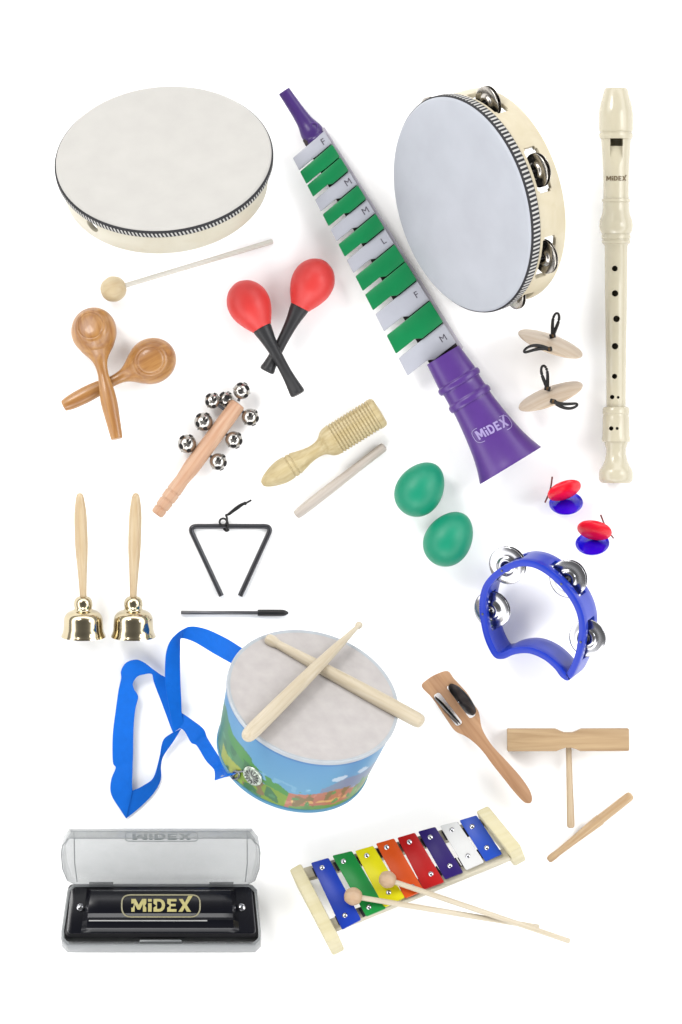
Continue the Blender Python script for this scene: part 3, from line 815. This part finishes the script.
def on_shell(px, py, lift=0.0):
    best = None
    for i in range(0, 190):
        for j in range(0, 41):
            a = math.radians(i); h_ = j / 40
            p = Vector((rr_(h_) * math.cos(a), rr_(h_) * math.sin(a), -2 - (HH - 2) * h_))
            w = t.R @ p
            e = (w.x - (px - t.at[0])) ** 2 + (w.y - (t.at[1] - py)) ** 2
            if best is None or e < best[0]: best = (e, a, p)
    _, a, p = best
    return p + Vector((math.cos(a), math.sin(a), 0)) * lift, a
p, a = on_shell(254, 773.5)
Mx = Matrix.Translation(p) @ Matrix.Rotation(a, 4, 'Z')
bo = MB().lathe(sm([(-.5, 0), (-.4, 9), (.6, 11), (2, 11.2), (3, 10), (3.2, 7), (4, 4), (4.6, 0)], 3), 'X', 32, Mx=Mx).build('badge', M['badge'], t)
mb = MB()
for k in range(7):
    aa = k * PI / 7
    mb.tube([Mx @ Vector((3.9, -8.4 * math.cos(aa), -8.4 * math.sin(aa))), Mx @ Vector((3.9, 8.4 * math.cos(aa), 8.4 * math.sin(aa)))], .55, 6)
mb.build('badge_star', M['rod'], bo)
# ribbon strap: edge pairs (outer picture point, inner picture point, height)
zb = t.W(0, 0, 0)
zbot = (min((t.R @ Vector((79 * math.cos(a_), 79 * math.sin(a_), -HH))).z for a_ in [k * .1 for k in range(63)]))
def hz(px, py, lift=3):
    return (t.R @ on_shell(px, py, lift)[0]).z - zbot
def ribbon(edges, name='strap'):
    E = [(Vector((a[0], a[1], h_)), Vector((b[0], b[1], h2))) for a, b, h_, h2 in edges]
    A = sm([tuple(e[0]) for e in E], 6); B = sm([tuple(e[1]) for e in E], 6)
    mb = MB(); vs, fs = [], []
    for pa, pb in zip(A, B):
        for w_ in (0, .5, 1):
            q = Vector(pa).lerp(Vector(pb), w_)
            vs.append(t.W(q.x, q.y, zbot + q.z))
    m_ = len(A)
    for i in range(m_ - 1):
        for w_ in (0, 1):
            fs.append((i * 3 + w_, i * 3 + w_ + 1, i * 3 + w_ + 4, i * 3 + w_ + 3))
    mb.add(vs, fs)
    me = mb.mesh(name, fixn=False, sharp=60)
    bm = bmesh.new(); bm.from_mesh(me)
    bmesh.ops.recalc_face_normals(bm, faces=bm.faces)
    bmesh.ops.solidify(bm, geom=bm.faces[:], thickness=.7 * S)
    for f in bm.faces: f.smooth = True
    bm.to_mesh(me); bm.free(); me.set_sharp_from_angle(angle=math.radians(50))
    me.materials.append(M['ribbon'])
    o = bpy.data.objects.new(name, me); COL.objects.link(o); o.parent = t.o
    return o
z1 = lambda zx, zy: (zx / 3.79 + 90, zy / 3.79 + 610)
ribbon([(z1(600, 158), z1(560, 215), 92, 70), (z1(572, 143), z1(530, 200), 88, 62), (z1(520, 112), z1(470, 168), 70, 46), (z1(450, 80), z1(405, 130), 50, 30), (z1(400, 68), z1(365, 114), 40, 22), (z1(372, 69), z1(343, 112), 34, 18)])
ribbon([(z1(372, 69), z1(343, 112), 34, 18), (z1(335, 90), z1(340, 125), 28, 16), (z1(303, 125), z1(340, 165), 24, 15), (z1(288, 170), z1(340, 215), 22, 15), (z1(284, 230), z1(342, 280), 20, 15), (z1(286, 290), z1(345, 340), 18, 14), (z1(300, 380), z1(347, 400), 17, 14), (z1(316, 470), z1(356, 440), 16, 14)])
ribbon([(z1(345, 395), z1(325, 450), 12, 14), (z1(375, 415), z1(355, 462), 13, 16), (z1(428, 455), z1(383, 508), 16, 20), (z1(445, 492), z1(405, 520), 18, 23), (z1(480, 545), z1(440, 575), 36, 38), (z1(512, 590), z1(472, 610), 50, 50), (z1(555, 618), z1(476, 645), hz(237, 773), hz(224, 776))])
ribbon([(z1(345, 455), z1(314, 470), 8, 9), (z1(318, 500), z1(282, 492), 7, 9), (z1(278, 558), z1(270, 520), 5, 8), (z1(266, 600), z1(263, 560), 3, 8), (z1(266, 650), z1(240, 640), 2, 7), (z1(240, 700), z1(200, 672), 2, 7), (z1(190, 752), z1(172, 686), 2, 7), (z1(136, 796), z1(160, 690), 2, 7)])
ribbon([(z1(136, 796), z1(160, 690), 3, 8), (z1(118, 768), z1(159, 670), 4, 9), (z1(80, 705), z1(160, 640), 5, 9), (z1(80, 650), z1(161, 610), 5, 9), (z1(97, 605), z1(162, 580), 5, 9), (z1(86, 580), z1(163, 550), 5, 9), (z1(86, 480), z1(165, 450), 5, 9), (z1(98, 380), z1(172, 380), 5, 9), (z1(108, 310), z1(182, 335), 5, 9), (z1(118, 265), z1(166, 305), 6, 9), (z1(118, 235), z1(163, 282), 8, 9), (z1(138, 205), z1(180, 258), 11, 11), (z1(175, 194), z1(205, 250), 13, 11), (z1(205, 205), z1(226, 247), 13, 10), (z1(235, 228), z1(236, 252), 11, 9), (z1(265, 250), z1(240, 275), 9, 8), (z1(288, 268), z1(252, 310), 7, 7), (z1(300, 330), z1(268, 350), 7, 6), (z1(322, 420), z1(302, 440), 8, 6), (z1(340, 455), z1(314, 470), 9, 7)])
# clip at the end of the strap
hk = MB()
pp = [(x_, y_, hz(x_, y_, 3.4)) for x_, y_, z_ in [(222, 776.5, 57), (231, 774.5, 60), (236, 770.5, 62), (240, 772.5, 64), (238.5, 777.5, 62), (233, 778, 60), (236, 773, 63), (243, 770.5, 68), (247, 772.5, 70)]]
hk.tube([t.W(x, y, zbot + z) for x, y, z in sm(pp, 4)], 1.1, 8)
hk.build('clip', M['hook'], t)
toy.settle()

# drumsticks resting on the toy drum head
def on_head(px, py, lift):
    """scene height over the tilted head at a picture point"""
    p = toy.L(px, py, 0)
    return toy.R @ (p + Vector((0, 0, lift)))
def drumstick(label, pa, pb, prof, lift):
    A, B = on_head(*pa, lift[0]), on_head(*pb, lift[1])
    d = B - A; Ln = d.length
    Rm = d.to_track_quat('X', 'Z').to_matrix()
    tt = Thing('drumstick', label, 'drumstick', pa, Rm, 'pair of crossed drumsticks')
    MB().lathe(sm([(f * Ln, r) for f, r in prof], 4), 'X', 32).build('shaft', M['stick'], tt)
    tt.put(toy.o.location.z + (A.z) * S)
    return tt
pr = [(0, 0), (.004, 4), (.03, 7.2), (.1, 7.9), (.3, 7.6), (.55, 6.6), (.75, 5), (.88, 3.4), (.95, 2.4), (.965, 2.3), (.975, 3.4), (.99, 3.6), (.998, 2), (1, 0)]
prB = [(0, 0), (.004, 3.4), (.02, 5.4), (.05, 5.6), (.075, 4.4), (.09, 4.2), (.2, 5), (.4, 6.4), (.7, 7.6), (.9, 7.6), (.975, 7), (.996, 4), (1, 0)]
drumstick('pale wooden drumstick underneath, its thick end reaching over the right rim of the drum', (265.6, 637.5), (421.5, 723.5), prB, (6, 8.2))
drumstick('pale wooden drumstick on top, its thin tip pointing to the upper right', (245, 738.5), (358.5, 628.5), pr, (17, 20))

# ================================================================== wooden clapper with jingles
p0, p1 = (434.5, 679), (528.5, 802)
R, Ln = along(p0, p1)
t = Thing('jingle_clapper', 'brown wooden paddle with two slots holding dark jingles', 'clapper', p0, R)
z2 = lambda zx, zy: t.L(zx / 5.683 + 415, zy / 5.683 + 665).to_2d()
o_px = [(38, 122), (70, 82), (120, 52), (185, 34), (222, 78), (262, 120), (300, 165), (335, 225), (362, 268), (376, 345), (400, 400), (445, 465), (520, 545), (600, 635), (648, 705), (664, 752), (658, 778), (642, 784), (614, 774), (560, 716), (500, 640), (440, 565), (385, 490), (330, 435), (280, 400), (228, 374), (180, 310), (100, 190)]
pts = [z2(*p) for p in o_px]
s1 = arc_round([z2(102, 172), z2(136, 152), z2(272, 328), z2(238, 350)], 3)
s2 = arc_round([z2(176, 124), z2(210, 104), z2(348, 284), z2(312, 306)], 3)
ou = [tuple(v) for v in smooth_closed(pts, 4)]
MB().prism([ou, s1, s2], 0, 9).build('paddle', M['clap'], t, .9)
def slotdisc(c1, c2, w, m, zt, name='jingle', ang=62, off=0):
    A, B = z2(*c1), z2(*c2); c = (A + B) / 2; d = B - A; R_ = d.length / 2
    rot = Matrix.Rotation(math.atan2(d.y, d.x), 4, 'Z') @ Matrix.Rotation(math.radians(ang), 4, 'X')
    return MB().lathe([(1.2, 0), (1.3, R_ * .25), (.3, R_ * .4), (.2, R_ * .8), (-.3, R_ * .97), (-.7, R_), (-1, R_ * .96), (-.5, R_ * .8), (-.5, R_ * .4), (.4, R_ * .25), (.5, 0)], 'Z', 48, Mx=Matrix.Translation((c.x, c.y, zt)) @ rot).build(name, m, t)
slotdisc((98, 182), (244, 342), 8, M['rod'], 4, ang=86)
slotdisc((110, 180), (256, 338), 8, M['chrome'], 5, ang=85)
slotdisc((192, 110), (332, 285), 12, M['disc_black'], 9.5, ang=69)
slotdisc((204, 112), (338, 278), 12, M['disc_black'], 7, ang=72)
for q in ((176, 262), (262, 200)):
    a = z2(*q); MB().tube([(a.x, a.y - 4.2, 4.6), (a.x, a.y + 4.2, 4.6)], .8, 8).build('pin', M['rod'], t)
t.settle()

# ================================================================== T-shaped tone block and its striker
t = Thing('tone_block', 'T-shaped wooden tone block, a waisted bar on a thin handle', 'tone block', (568, 739))
o_ = [(506.8, 728.2), (555, 728.2), (560, 730.5), (564, 732), (572, 732), (576, 730.5), (581, 728.2), (628.5, 728), (628.8, 750.6), (580, 750.8), (575, 748.6), (571, 747.4), (565, 747.4), (561, 748.8), (556, 750.8), (507, 751)]
MB().prism([[tuple(t.L(*p).to_2d()) for p in o_]], 0, 22).build('block', M['tblock'], t, 1.2)
R, Ln = along((568.4, 746), (570.6, 828))
MB().lathe(sm([(0, 2.9), (10, 2.9), (40, 3.4), (70, 3.9), (Ln - 3, 3.8), (Ln - .6, 2.6), (Ln, 0)], 4), 'X', 24, Mx=Matrix.Translation(t.W(568.4, 746, 11)) @ Matrix.Rotation(math.radians(-3), 4, 'Y') @ R.to_4x4()).build('handle', M['striker_y'], t)
t.settle()
R, Ln = along((548, 860.5), (632, 794.5))
t = Thing('tone_block_striker', 'brown wooden striker stick, lying diagonally below the T-shaped tone block', 'stick', (548, 860.5), R)
MB().lathe(sm([(0, 0), (.3, 2.2), (2.4, 3.6), (8, 3.8), (12, 3.5), (30, 4), (55, 5.2), (66, 5.6), (68, 5), (Ln - 10, 4.8), (Ln - 3, 4.6), (Ln - .5, 3), (Ln, 0)], 4), 'X', 28).build('stick_shaft', M['striker'], t)
t.settle()

# ================================================================== harmonica and its case
CB = tilt((0, -1), 20)
t = case = Thing('harmonica_case', 'clear grey plastic case standing open under the harmonica', 'case', (161.5, 918), CB)
TX = lambda px, py, zl: t.L(px, py, zl)
P2 = lambda px, py, zl: tuple(t.L(px, py, zl).to_2d())
top_o = [(73, 884), (252, 884), (257, 889), (261, 930), (261, 938), (255, 944), (68, 944), (62, 938), (62, 930), (68, 889)]
zt = 24
oo = [P2(x, y, zt) for x, y in top_o]
cen = Vector((sum(p[0] for p in oo) / len(oo), sum(p[1] for p in oo) / len(oo)))
ii = [tuple(cen + Vector(((p[0] - cen.x) * (1 - 2.6 / abs(95)), (p[1] - cen.y) * .93))) for p in oo]
mb = MB()
mb.ring_wall([Vector(p) for p in oo], [Vector(p) for p in ii], [0, 10, zt])
mb.prism([[tuple(cen + (Vector(p) - cen) * .985) for p in oo]], .2, 3)
trayo = mb.build('tray', M['clear_base'], t, .9)
mb = MB(); c0 = P2(161, 944, 12)
mb.box((c0[0], c0[1] - 1.0, 17), (42, 3, 9)); mb.build('latch', M['clear_base'], trayo, .8)
# lid: a shallow tray hinged on the far edge, leaning back
al = math.radians(41)
hy = TX(161.5, 882.5, zt)
U = case.iR @ Vector((0, math.cos(al), math.sin(al))); Nn = case.iR @ Vector((0, -math.sin(al), math.cos(al)))
Xx = case.iR @ Vector((1, 0, 0))
def LP(x, v, w): return hy + Xx * x + U * v + Nn * w
def lid_tray(name, m):
    lo = [(-87, 1), (87, 1), (94, 10), (98.5, 34), (99.5, 56), (98, 66), (92, 77), (-92, 77), (-98, 66), (-99.5, 56), (-98.5, 34), (-94, 10)]
    n_ = len(lo); vs, fs = [], []
    def ring(scx, scy, w): 
        return [LP(x * scx, 39 + (y - 39) * scy, w if w < 10 or y > 20 else 4 + (w - 4) * max(0, y - 1) / 26) for x, y in lo]
    lay = [ring(.93, .86, 0), ring(.985, .97, 2), ring(1, 1, 17), ring(.975, .95, 17), ring(.955, .9, 2.6), ring(.92, .84, 1.8)]
    for L_ in lay: vs += L_
    for a_ in range(5):
        for i in range(n_):
            j = (i + 1) % n_
            fs.append((a_ * n_ + i, a_ * n_ + j, (a_ + 1) * n_ + j, (a_ + 1) * n_ + i))
    fs.append(tuple(range(n_))); fs.append(tuple(5 * n_ + i for i in range(n_)))
    mb = MB(); mb.add(vs, fs)
    return mb.build(name, m, t, .8, 30)
lid = lid_tray('lid', M['clear'])
vs, fs = brand(58, 7.5, False)
def on_lid(tx, ty): return LP(tx + 1, 65.5 - ty * 1.1, 3.3)
text_on(on_lid, vs, fs, 'lettering', M['grey_ink'], lid)
MB().tube([on_lid(*p) for p in arc_round([(-36, -5.5), (36, -5.5), (36, 5.5), (-36, 5.5)], 4)], .35, 6, True).build('lettering_outline', M['grey_ink'], lid)
# moulded ribs of the lid: along the fold of the far wall and down both ends
mb = MB()
mb.tube([LP(-90, 72.5, 2.6), LP(90, 72.5, 2.6)], .55, 8)
mb.build('rib', M['clear_base'], lid)
for sx in (-1, 1):
    mb = MB(); mb.tube([LP(sx * 84, 4, 2.4), LP(sx * 86, 30, 2.4), LP(sx * 86, 72, 2.4)], .5, 8); mb.build('rib', M['clear_base'], lid)
    mb = MB(); mb.tube([LP(sx * 92, 75, 16.8), LP(sx * 97.6, 65, 16.8), LP(sx * 98.9, 55, 16.8), LP(sx * 97.8, 34, 16.6), LP(sx * 93.6, 12, 9)], .5, 8); mb.build('rib', M['clear_base'], lid)
mb = MB(); mb.tube([LP(-90, 76, 16.9), LP(90, 76, 16.9)], .6, 8); mb.build('rib', M['clear_base'], lid)
for sx in (-60, 60):
    MB().tube([LP(sx - 12, .5, 1), LP(sx + 12, .5, 1)], 1.4, 10).build('hinge', M['clear_base'], lid)
case.settle()

t = harm = Thing('harmonica', 'glossy black harmonica with gold lettering, lying in the open clear case', 'harmonica', (161.5, 908), CB)
def slab(pxs, z0, z1, m, name, par, bev=.8, rnd=0):
    lp = [tuple(t.L(px, py, z1).to_2d()) for px, py in pxs]
    if rnd: lp = arc_round(lp, rnd)
    return MB().prism([lp], z0, z1).build(name, m, par, bev)
cb = slab([(68.5, 883.5), (254, 883.5), (259, 936), (65, 936)], 0, 16, M['comb'], 'comb', t, 1.2, 6)
slab([(71, 885.4), (251.6, 885.4), (256.4, 933), (67.6, 933)], 16, 17.4, M['rod'], 'reed_plate', t, .3, 5)
pl = slab([(71.5, 886), (251.2, 886), (255.8, 932.2), (68.2, 932.2)], 17.2, 18.8, M['gloss_black'], 'end_plate', t, .5, 5)
# cover: pressed sheet with a raised flat middle and creased long edges
def cover_pt(f, x):
    """f 0 far edge .. 1 near edge"""
    prof = [(0, 18.8), (.05, 20), (.1, 26), (.16, 30), (.3, 32), (.5, 32.4), (.66, 31), (.73, 28), (.76, 24.5), (.8, 23.6), (.93, 22.8), (.97, 21), (1, 18.8)]
    for (a, za), (b, zb_) in zip(prof, prof[1:]):
        if a <= f <= b: return za + (zb_ - za) * (f - a) / (b - a)
    return 18.8
mb = MB(); vs, fs = [], []
ys = [t.L(161, y, 20).y for y in (886.6, 931)]
fr_ = [0, .05, .1, .16, .23, .3, .4, .5, .58, .66, .7, .73, .76, .8, .86, .93, .97, 1]
xs0 = [k / 30 for k in range(31)]
for f in fr_:
    for g in xs0:
        x0 = -74 - 4 * f; x1 = 74 + 6 * f
        e = min(1, min(g, 1 - g) / .035)
        vs.append((x0 + (x1 - x0) * g, ys[0] + (ys[1] - ys[0]) * f, 18.8 + (cover_pt(f, g) - 18.8) * e))
for i in range(len(fr_) - 1):
    for j in range(30):
        fs.append((i * 31 + j, i * 31 + j + 1, (i + 1) * 31 + j + 1, (i + 1) * 31 + j))
mb.add(vs, fs)
cov = mb.build('cover_plate', M['gloss_black'], t, sharp=25)
def on_cover(tx, ty):
    y = t.L(161.4, 904.3, 32).y - ty
    f = (y - ys[0]) / (ys[1] - ys[0])
    return (-tx + .1, y, cover_pt(f, 0) + .5)
vs, fs = brand(59, 13.2)
text_on(on_cover, vs, fs, 'lettering', M['gold'], cov)
MB().tube([on_cover(*p) for p in arc_round([(-39, -11), (39, -11), (39, 11), (-39, 11)], 9)], .75, 8, True).build('lettering_outline', M['gold_line'], cov)
MB().tube([(72, ys[0] + (ys[1] - ys[0]) * .775, 24.4), (-46, ys[0] + (ys[1] - ys[0]) * .775, 24.4)], .7, 8).build('crease_highlight', M['silver'], cov)  # silver tube drawn in place of the highlight along the cover's crease
for sx, px in ((-1, 81), (1, 241.5)):
    p = t.L(px, 907, 19)
    so = MB().lathe([(0, 4), (1.4, 3.8), (2.4, 2.4), (2.6, 0)], 'Z', 24, Mx=Matrix.Translation(p)).build('screw', M['chrome'], t)
    MB().box((p.x, p.y, p.z + 2.5), (4.6, .9, .8), Mx=Matrix.Translation(p) @ Matrix.Rotation(.7, 4, 'Z') @ Matrix.Translation(-p)).build('slot', M['hole'], so)
for k in range(10):
    q = t.L(92 + k * 15.4, 936, 8)
    MB().box((q.x, q.y - .1, 8.5), (7, 1.4, 5.4)).build('blow_hole', M['hook'], cb, .3)
harm.settle(case.zmin() + .034)
harm.put(harm.o.location.z)

# ================================================================== xylophone
zx = lambda x, y: (x / 2.0667 + 270, y / 2.0667 + 790)
t = xyl = Thing('xylophone', 'toy xylophone with eight coloured metal bars between cream wooden end blocks', 'xylophone', (407, 868), tilt((.367, -.93), 21))
q2 = lambda x, y, zl: tuple(t.L(*zx(x, y), zl).to_2d())
for pts, z in (([(40, 163), (64, 150), (143, 299), (118, 312)], 27), ([(424, 43), (449, 31), (518, 114), (493, 128)], 27)):
    MB().prism([[q2(x, y, z) for x, y in pts]], -19, z).build('end_block', M['pine'], t, 2.2)
for a, b in (((72, 172), (440, 70)), ((122, 278), (490, 128))):
    A, B = Vector(q2(*a, 12)), Vector(q2(*b, 12)); n_ = Vector((-(B - A).y, (B - A).x)).normalized() * 6
    MB().prism([[tuple(A - n_), tuple(B - n_), tuple(B + n_), tuple(A + n_)]], 2, 12).build('rail', M['rail'], t, .8)
bars = [('blue', [(86, 150), (120, 140), (187, 265), (150, 285)], [(108, 160), (155, 257)]),
        ('green', [(130, 135), (168, 126), (238, 242), (200, 258)], [(152, 147), (204, 240)]),
        ('yellow', [(177, 125), (212, 115), (277, 220), (236, 240)], [(200, 135), (245, 210)]),
        ('orange', [(220, 110), (255, 100), (316, 205), (280, 221)], [(241, 118), (294, 198)]),
        ('red', [(264, 98), (298, 88), (358, 188), (318, 203)], [(288, 107), (332, 172)]),
        ('navy', [(307, 85), (340, 76), (397, 168), (362, 182)], [(331, 97), (371, 155)]),
        ('white', [(352, 73), (385, 65), (440, 147), (405, 163)], [(375, 82), (408, 135)]),
        ('blue_light', [(392, 62), (425, 52), (477, 130), (445, 145)], [(417, 75), (447, 118)])]
lab = dict(blue='longest deep blue bar', green='green bar', yellow='yellow bar', orange='orange bar', red='red bar', navy='dark violet bar', white='white bar', blue_light='shortest blue bar')
for cname, pts, scr in bars:
    pts = [(pts[0][0] - 1.2, pts[0][1] + .4), (pts[1][0] + 1.2, pts[1][1] - .4), (pts[2][0] + 1.2, pts[2][1] - .4), (pts[3][0] - 1.2, pts[3][1] + .4)]
    bo = MB().prism([arc_round([q2(x, y, 17) for x, y in pts], 1.6, 3)], 14, 17).build('bar', BAR[cname], t, .6, label=lab[cname])
    for (x, y) in scr:
        p = Vector(q2(x, y, 17))
        so = MB().lathe([(16.8, 2.6), (17.4, 2.5), (18.2, 1.6), (18.5, 0)], 'Z', 20, Mx=Matrix.Translation((p.x, p.y, 0))).build('screw', M['chrome'], bo)
        d_ = (Vector(q2(*scr[1], 17)) - Vector(q2(*scr[0], 17))).normalized()
        MB().prism([[tuple(p + d_ * -5 + Vector((-d_.y, d_.x)) * -9.6), tuple(p + d_ * 5 + Vector((-d_.y, d_.x)) * -9.6), tuple(p + d_ * 5 + Vector((-d_.y, d_.x)) * 9.6), tuple(p + d_ * -5 + Vector((-d_.y, d_.x)) * 9.6)]], 11.8, 13.9).build('felt_pad', M['felt'], t)
xyl.settle()
# mallets lying over the bars, their stick ends on the sheet
def xmallet(label, pb, pe, r, hb_, edge):
    f_ = (Vector(edge) - Vector(pb)).length / (Vector(pe) - Vector(pb)).length
    he = hb_ + (bar_z(*edge) + 3.4 - hb_) / f_
    dx, dy = pe[0] - pb[0], pb[1] - pe[1]
    v = Vector((dx, dy, he - hb_)); Rm = v.to_track_quat('X', 'Z').to_matrix()
    tt = Thing('xylophone_mallet', label, 'mallet', pb, Rm, 'pair of xylophone mallets')
    Ln = v.length
    MB().lathe([(r - 1, 2.7), (Ln - 1, 2.8), (Ln, 2)], 'X', 16).build('stick', M['stick'], tt)
    MB().lathe(sm([(-r, 0), (-r * .92, r * .4), (-r * .7, r * .72), (0, r), (r * .7, r * .72), (r * .95, r * .3), (r, 0)], 4), 'X', 32).build('mallet_head', M['peach_ball'], tt)
    tt.put(hb_ * S)
    return tt
bpy.context.view_layer.update()
def bar_z(px, py):
    w = xyl.R @ t.L(px, py, 17)
    return xyl.o.location.z / S + w.z
m1 = (353.2, 896.4); m2 = (387.6, 879.5)
xmallet('wooden xylophone mallet whose ball lies on the green bar', m1, (538.5, 927), 9.2, bar_z(*m1) + 9.4, (386, 902))
xmallet('wooden xylophone mallet whose ball lies on the yellow bar', m2, (569, 940.5), 8.8, bar_z(*m2) + 9.2, (424, 891))

# ================================================================== white sheet the things lie on: one draped sheet, raised under the tilted things
bpy.context.view_layer.update()
def bvh_of(th, skip=()):
    vs, fs = [], []
    def rec(o):
        if o.type == 'MESH' and not o.name.startswith(skip):
            k = len(vs); mw = o.matrix_world
            vs.extend(mw @ v.co for v in o.data.vertices)
            fs.extend(tuple(k + i for i in p.vertices) for p in o.data.polygons)
        for c in o.children: rec(c)
    rec(th.o)
    return BVHTree.FromPolygons(vs, fs)
step = .04
X0, X1, Y0, Y1 = -3.6, 3.6, -5.4, 5.4
nx, ny = int((X1 - X0) / step) + 1, int((Y1 - Y0) / step) + 1
H = [[0.0] * ny for _ in range(nx)]
for th, skip in ((hand, ()), (tam, ('jingle', 'pin')), (toy, ('strap', 'clip', 'badge'))):
    bv = bvh_of(th, skip) if skip else bvh_of(th, ('zzz',))
    raw = {}
    for i in range(nx):
        for j in range(ny):
            hit = bv.ray_cast(Vector((X0 + i * step, Y0 + j * step, -1)), Vector((0, 0, 1)))
            if hit[0] is not None: raw[(i, j)] = hit[0].z
    for (i, j), z in raw.items():
        nb = [raw.get((i + a, j + b)) for a in range(-2, 3) for b in range(-2, 3)]
        if all(v is not None for v in nb):
            H[i][j] = max(H[i][j], min(nb) - .05)
vs = [(X0 + i * step, Y0 + j * step, max(0, H[i][j])) for i in range(nx) for j in range(ny)]
fs = [(i * ny + j, (i + 1) * ny + j, (i + 1) * ny + j + 1, i * ny + j + 1) for i in range(nx - 1) for j in range(ny - 1)]
k = len(vs)
vs += [(-200, -200, 0), (200, -200, 0), (200, 200, 0), (-200, 200, 0)]
c00, c10, c11, c01 = 0, (nx - 1) * ny, (nx - 1) * ny + ny - 1, ny - 1
bot = [i * ny for i in range(nx)]; rgt = [(nx - 1) * ny + j for j in range(ny)]; topp = [i * ny + ny - 1 for i in range(nx)]; lft = [j for j in range(ny)]
fs += [tuple([k, k + 1] + bot[::-1]), tuple([k + 1, k + 2] + rgt[::-1]), tuple([k + 2, k + 3] + topp), tuple([k + 3, k] + lft)]
me = bpy.data.meshes.new('backdrop_sheet'); me.from_pydata(vs, [], fs)
sh_m, nt, p = newmat('white_paper')
tc = nt.nodes.new('ShaderNodeTexCoord'); nz = nt.nodes.new('ShaderNodeTexNoise'); nz.inputs['Scale'].default_value = 30
nt.links.new(tc.outputs['Object'], nz.inputs['Vector'])
bp = nt.nodes.new('ShaderNodeBump'); bp.inputs['Strength'].default_value = .02; nt.links.new(nz.outputs['Fac'], bp.inputs['Height']); nt.links.new(bp.outputs['Normal'], p.inputs['Normal'])
p.inputs['Base Color'].default_value = (.93, .93, .925, 1); p.inputs['Roughness'].default_value = .9; p.inputs['Specular IOR Level'].default_value = .1
me.materials.append(sh_m)
so = bpy.data.objects.new('backdrop_sheet', me); COL.objects.link(so); so['kind'] = 'structure'

# ================================================================== light
w = bpy.data.worlds.new('World'); scn.world = w; w.use_nodes = True
nt = w.node_tree; bg = nt.nodes['Background']
tc = nt.nodes.new('ShaderNodeTexCoord'); sx = nt.nodes.new('ShaderNodeSeparateXYZ'); nt.links.new(tc.outputs['Generated'], sx.inputs[0])
rp = nt.nodes.new('ShaderNodeValToRGB')
e = rp.color_ramp.elements; e[0].position = .02; e[0].color = (.3, .3, .305, 1); e[1].position = .30; e[1].color = (.45, .45, .455, 1)
for ps, v in ((.37, 2.9), (.62, 2.9), (.72, .4), (.85, .2), (1.0, .14)):
    x_ = e.new(ps); x_.color = (v, v, v * 1.01, 1)
nt.links.new(sx.outputs['Z'], rp.inputs['Fac']); nt.links.new(rp.outputs['Color'], bg.inputs['Color']); bg.inputs['Strength'].default_value = 1.32
def area(loc, size, E, col=(1, 1, 1)):
    l = bpy.data.lights.new('softbox', 'AREA'); l.shape = 'SQUARE'; l.size = size; l.color = col
    l.energy = E
    o = bpy.data.objects.new('softbox', l); COL.objects.link(o); o.location = loc
    o.rotation_euler = (-Vector(loc)).to_track_quat('-Z', 'Y').to_euler()
area((-15, 17, 24), 9, 4600, (1, .985, .96))
area((20, 6, 22), 10, 2600, (.97, .985, 1))
area((-4, -22, 20), 9, 1800)

# ================================================================== camera
cam = bpy.data.cameras.new('Camera'); co = bpy.data.objects.new('Camera', cam); COL.objects.link(co)
co.location = (0, 0, D); cam.sensor_fit = 'VERTICAL'; cam.sensor_height = 24; cam.lens = 24 * D / 10.24
cam.clip_start = 1; cam.clip_end = 1000
scn.camera = co
scn.view_settings.view_transform = 'Standard'; scn.view_settings.look = 'None'; scn.view_settings.exposure = 0; scn.view_settings.gamma = 1
scn.cycles.use_denoising = True
scn.cycles.max_bounces = 8
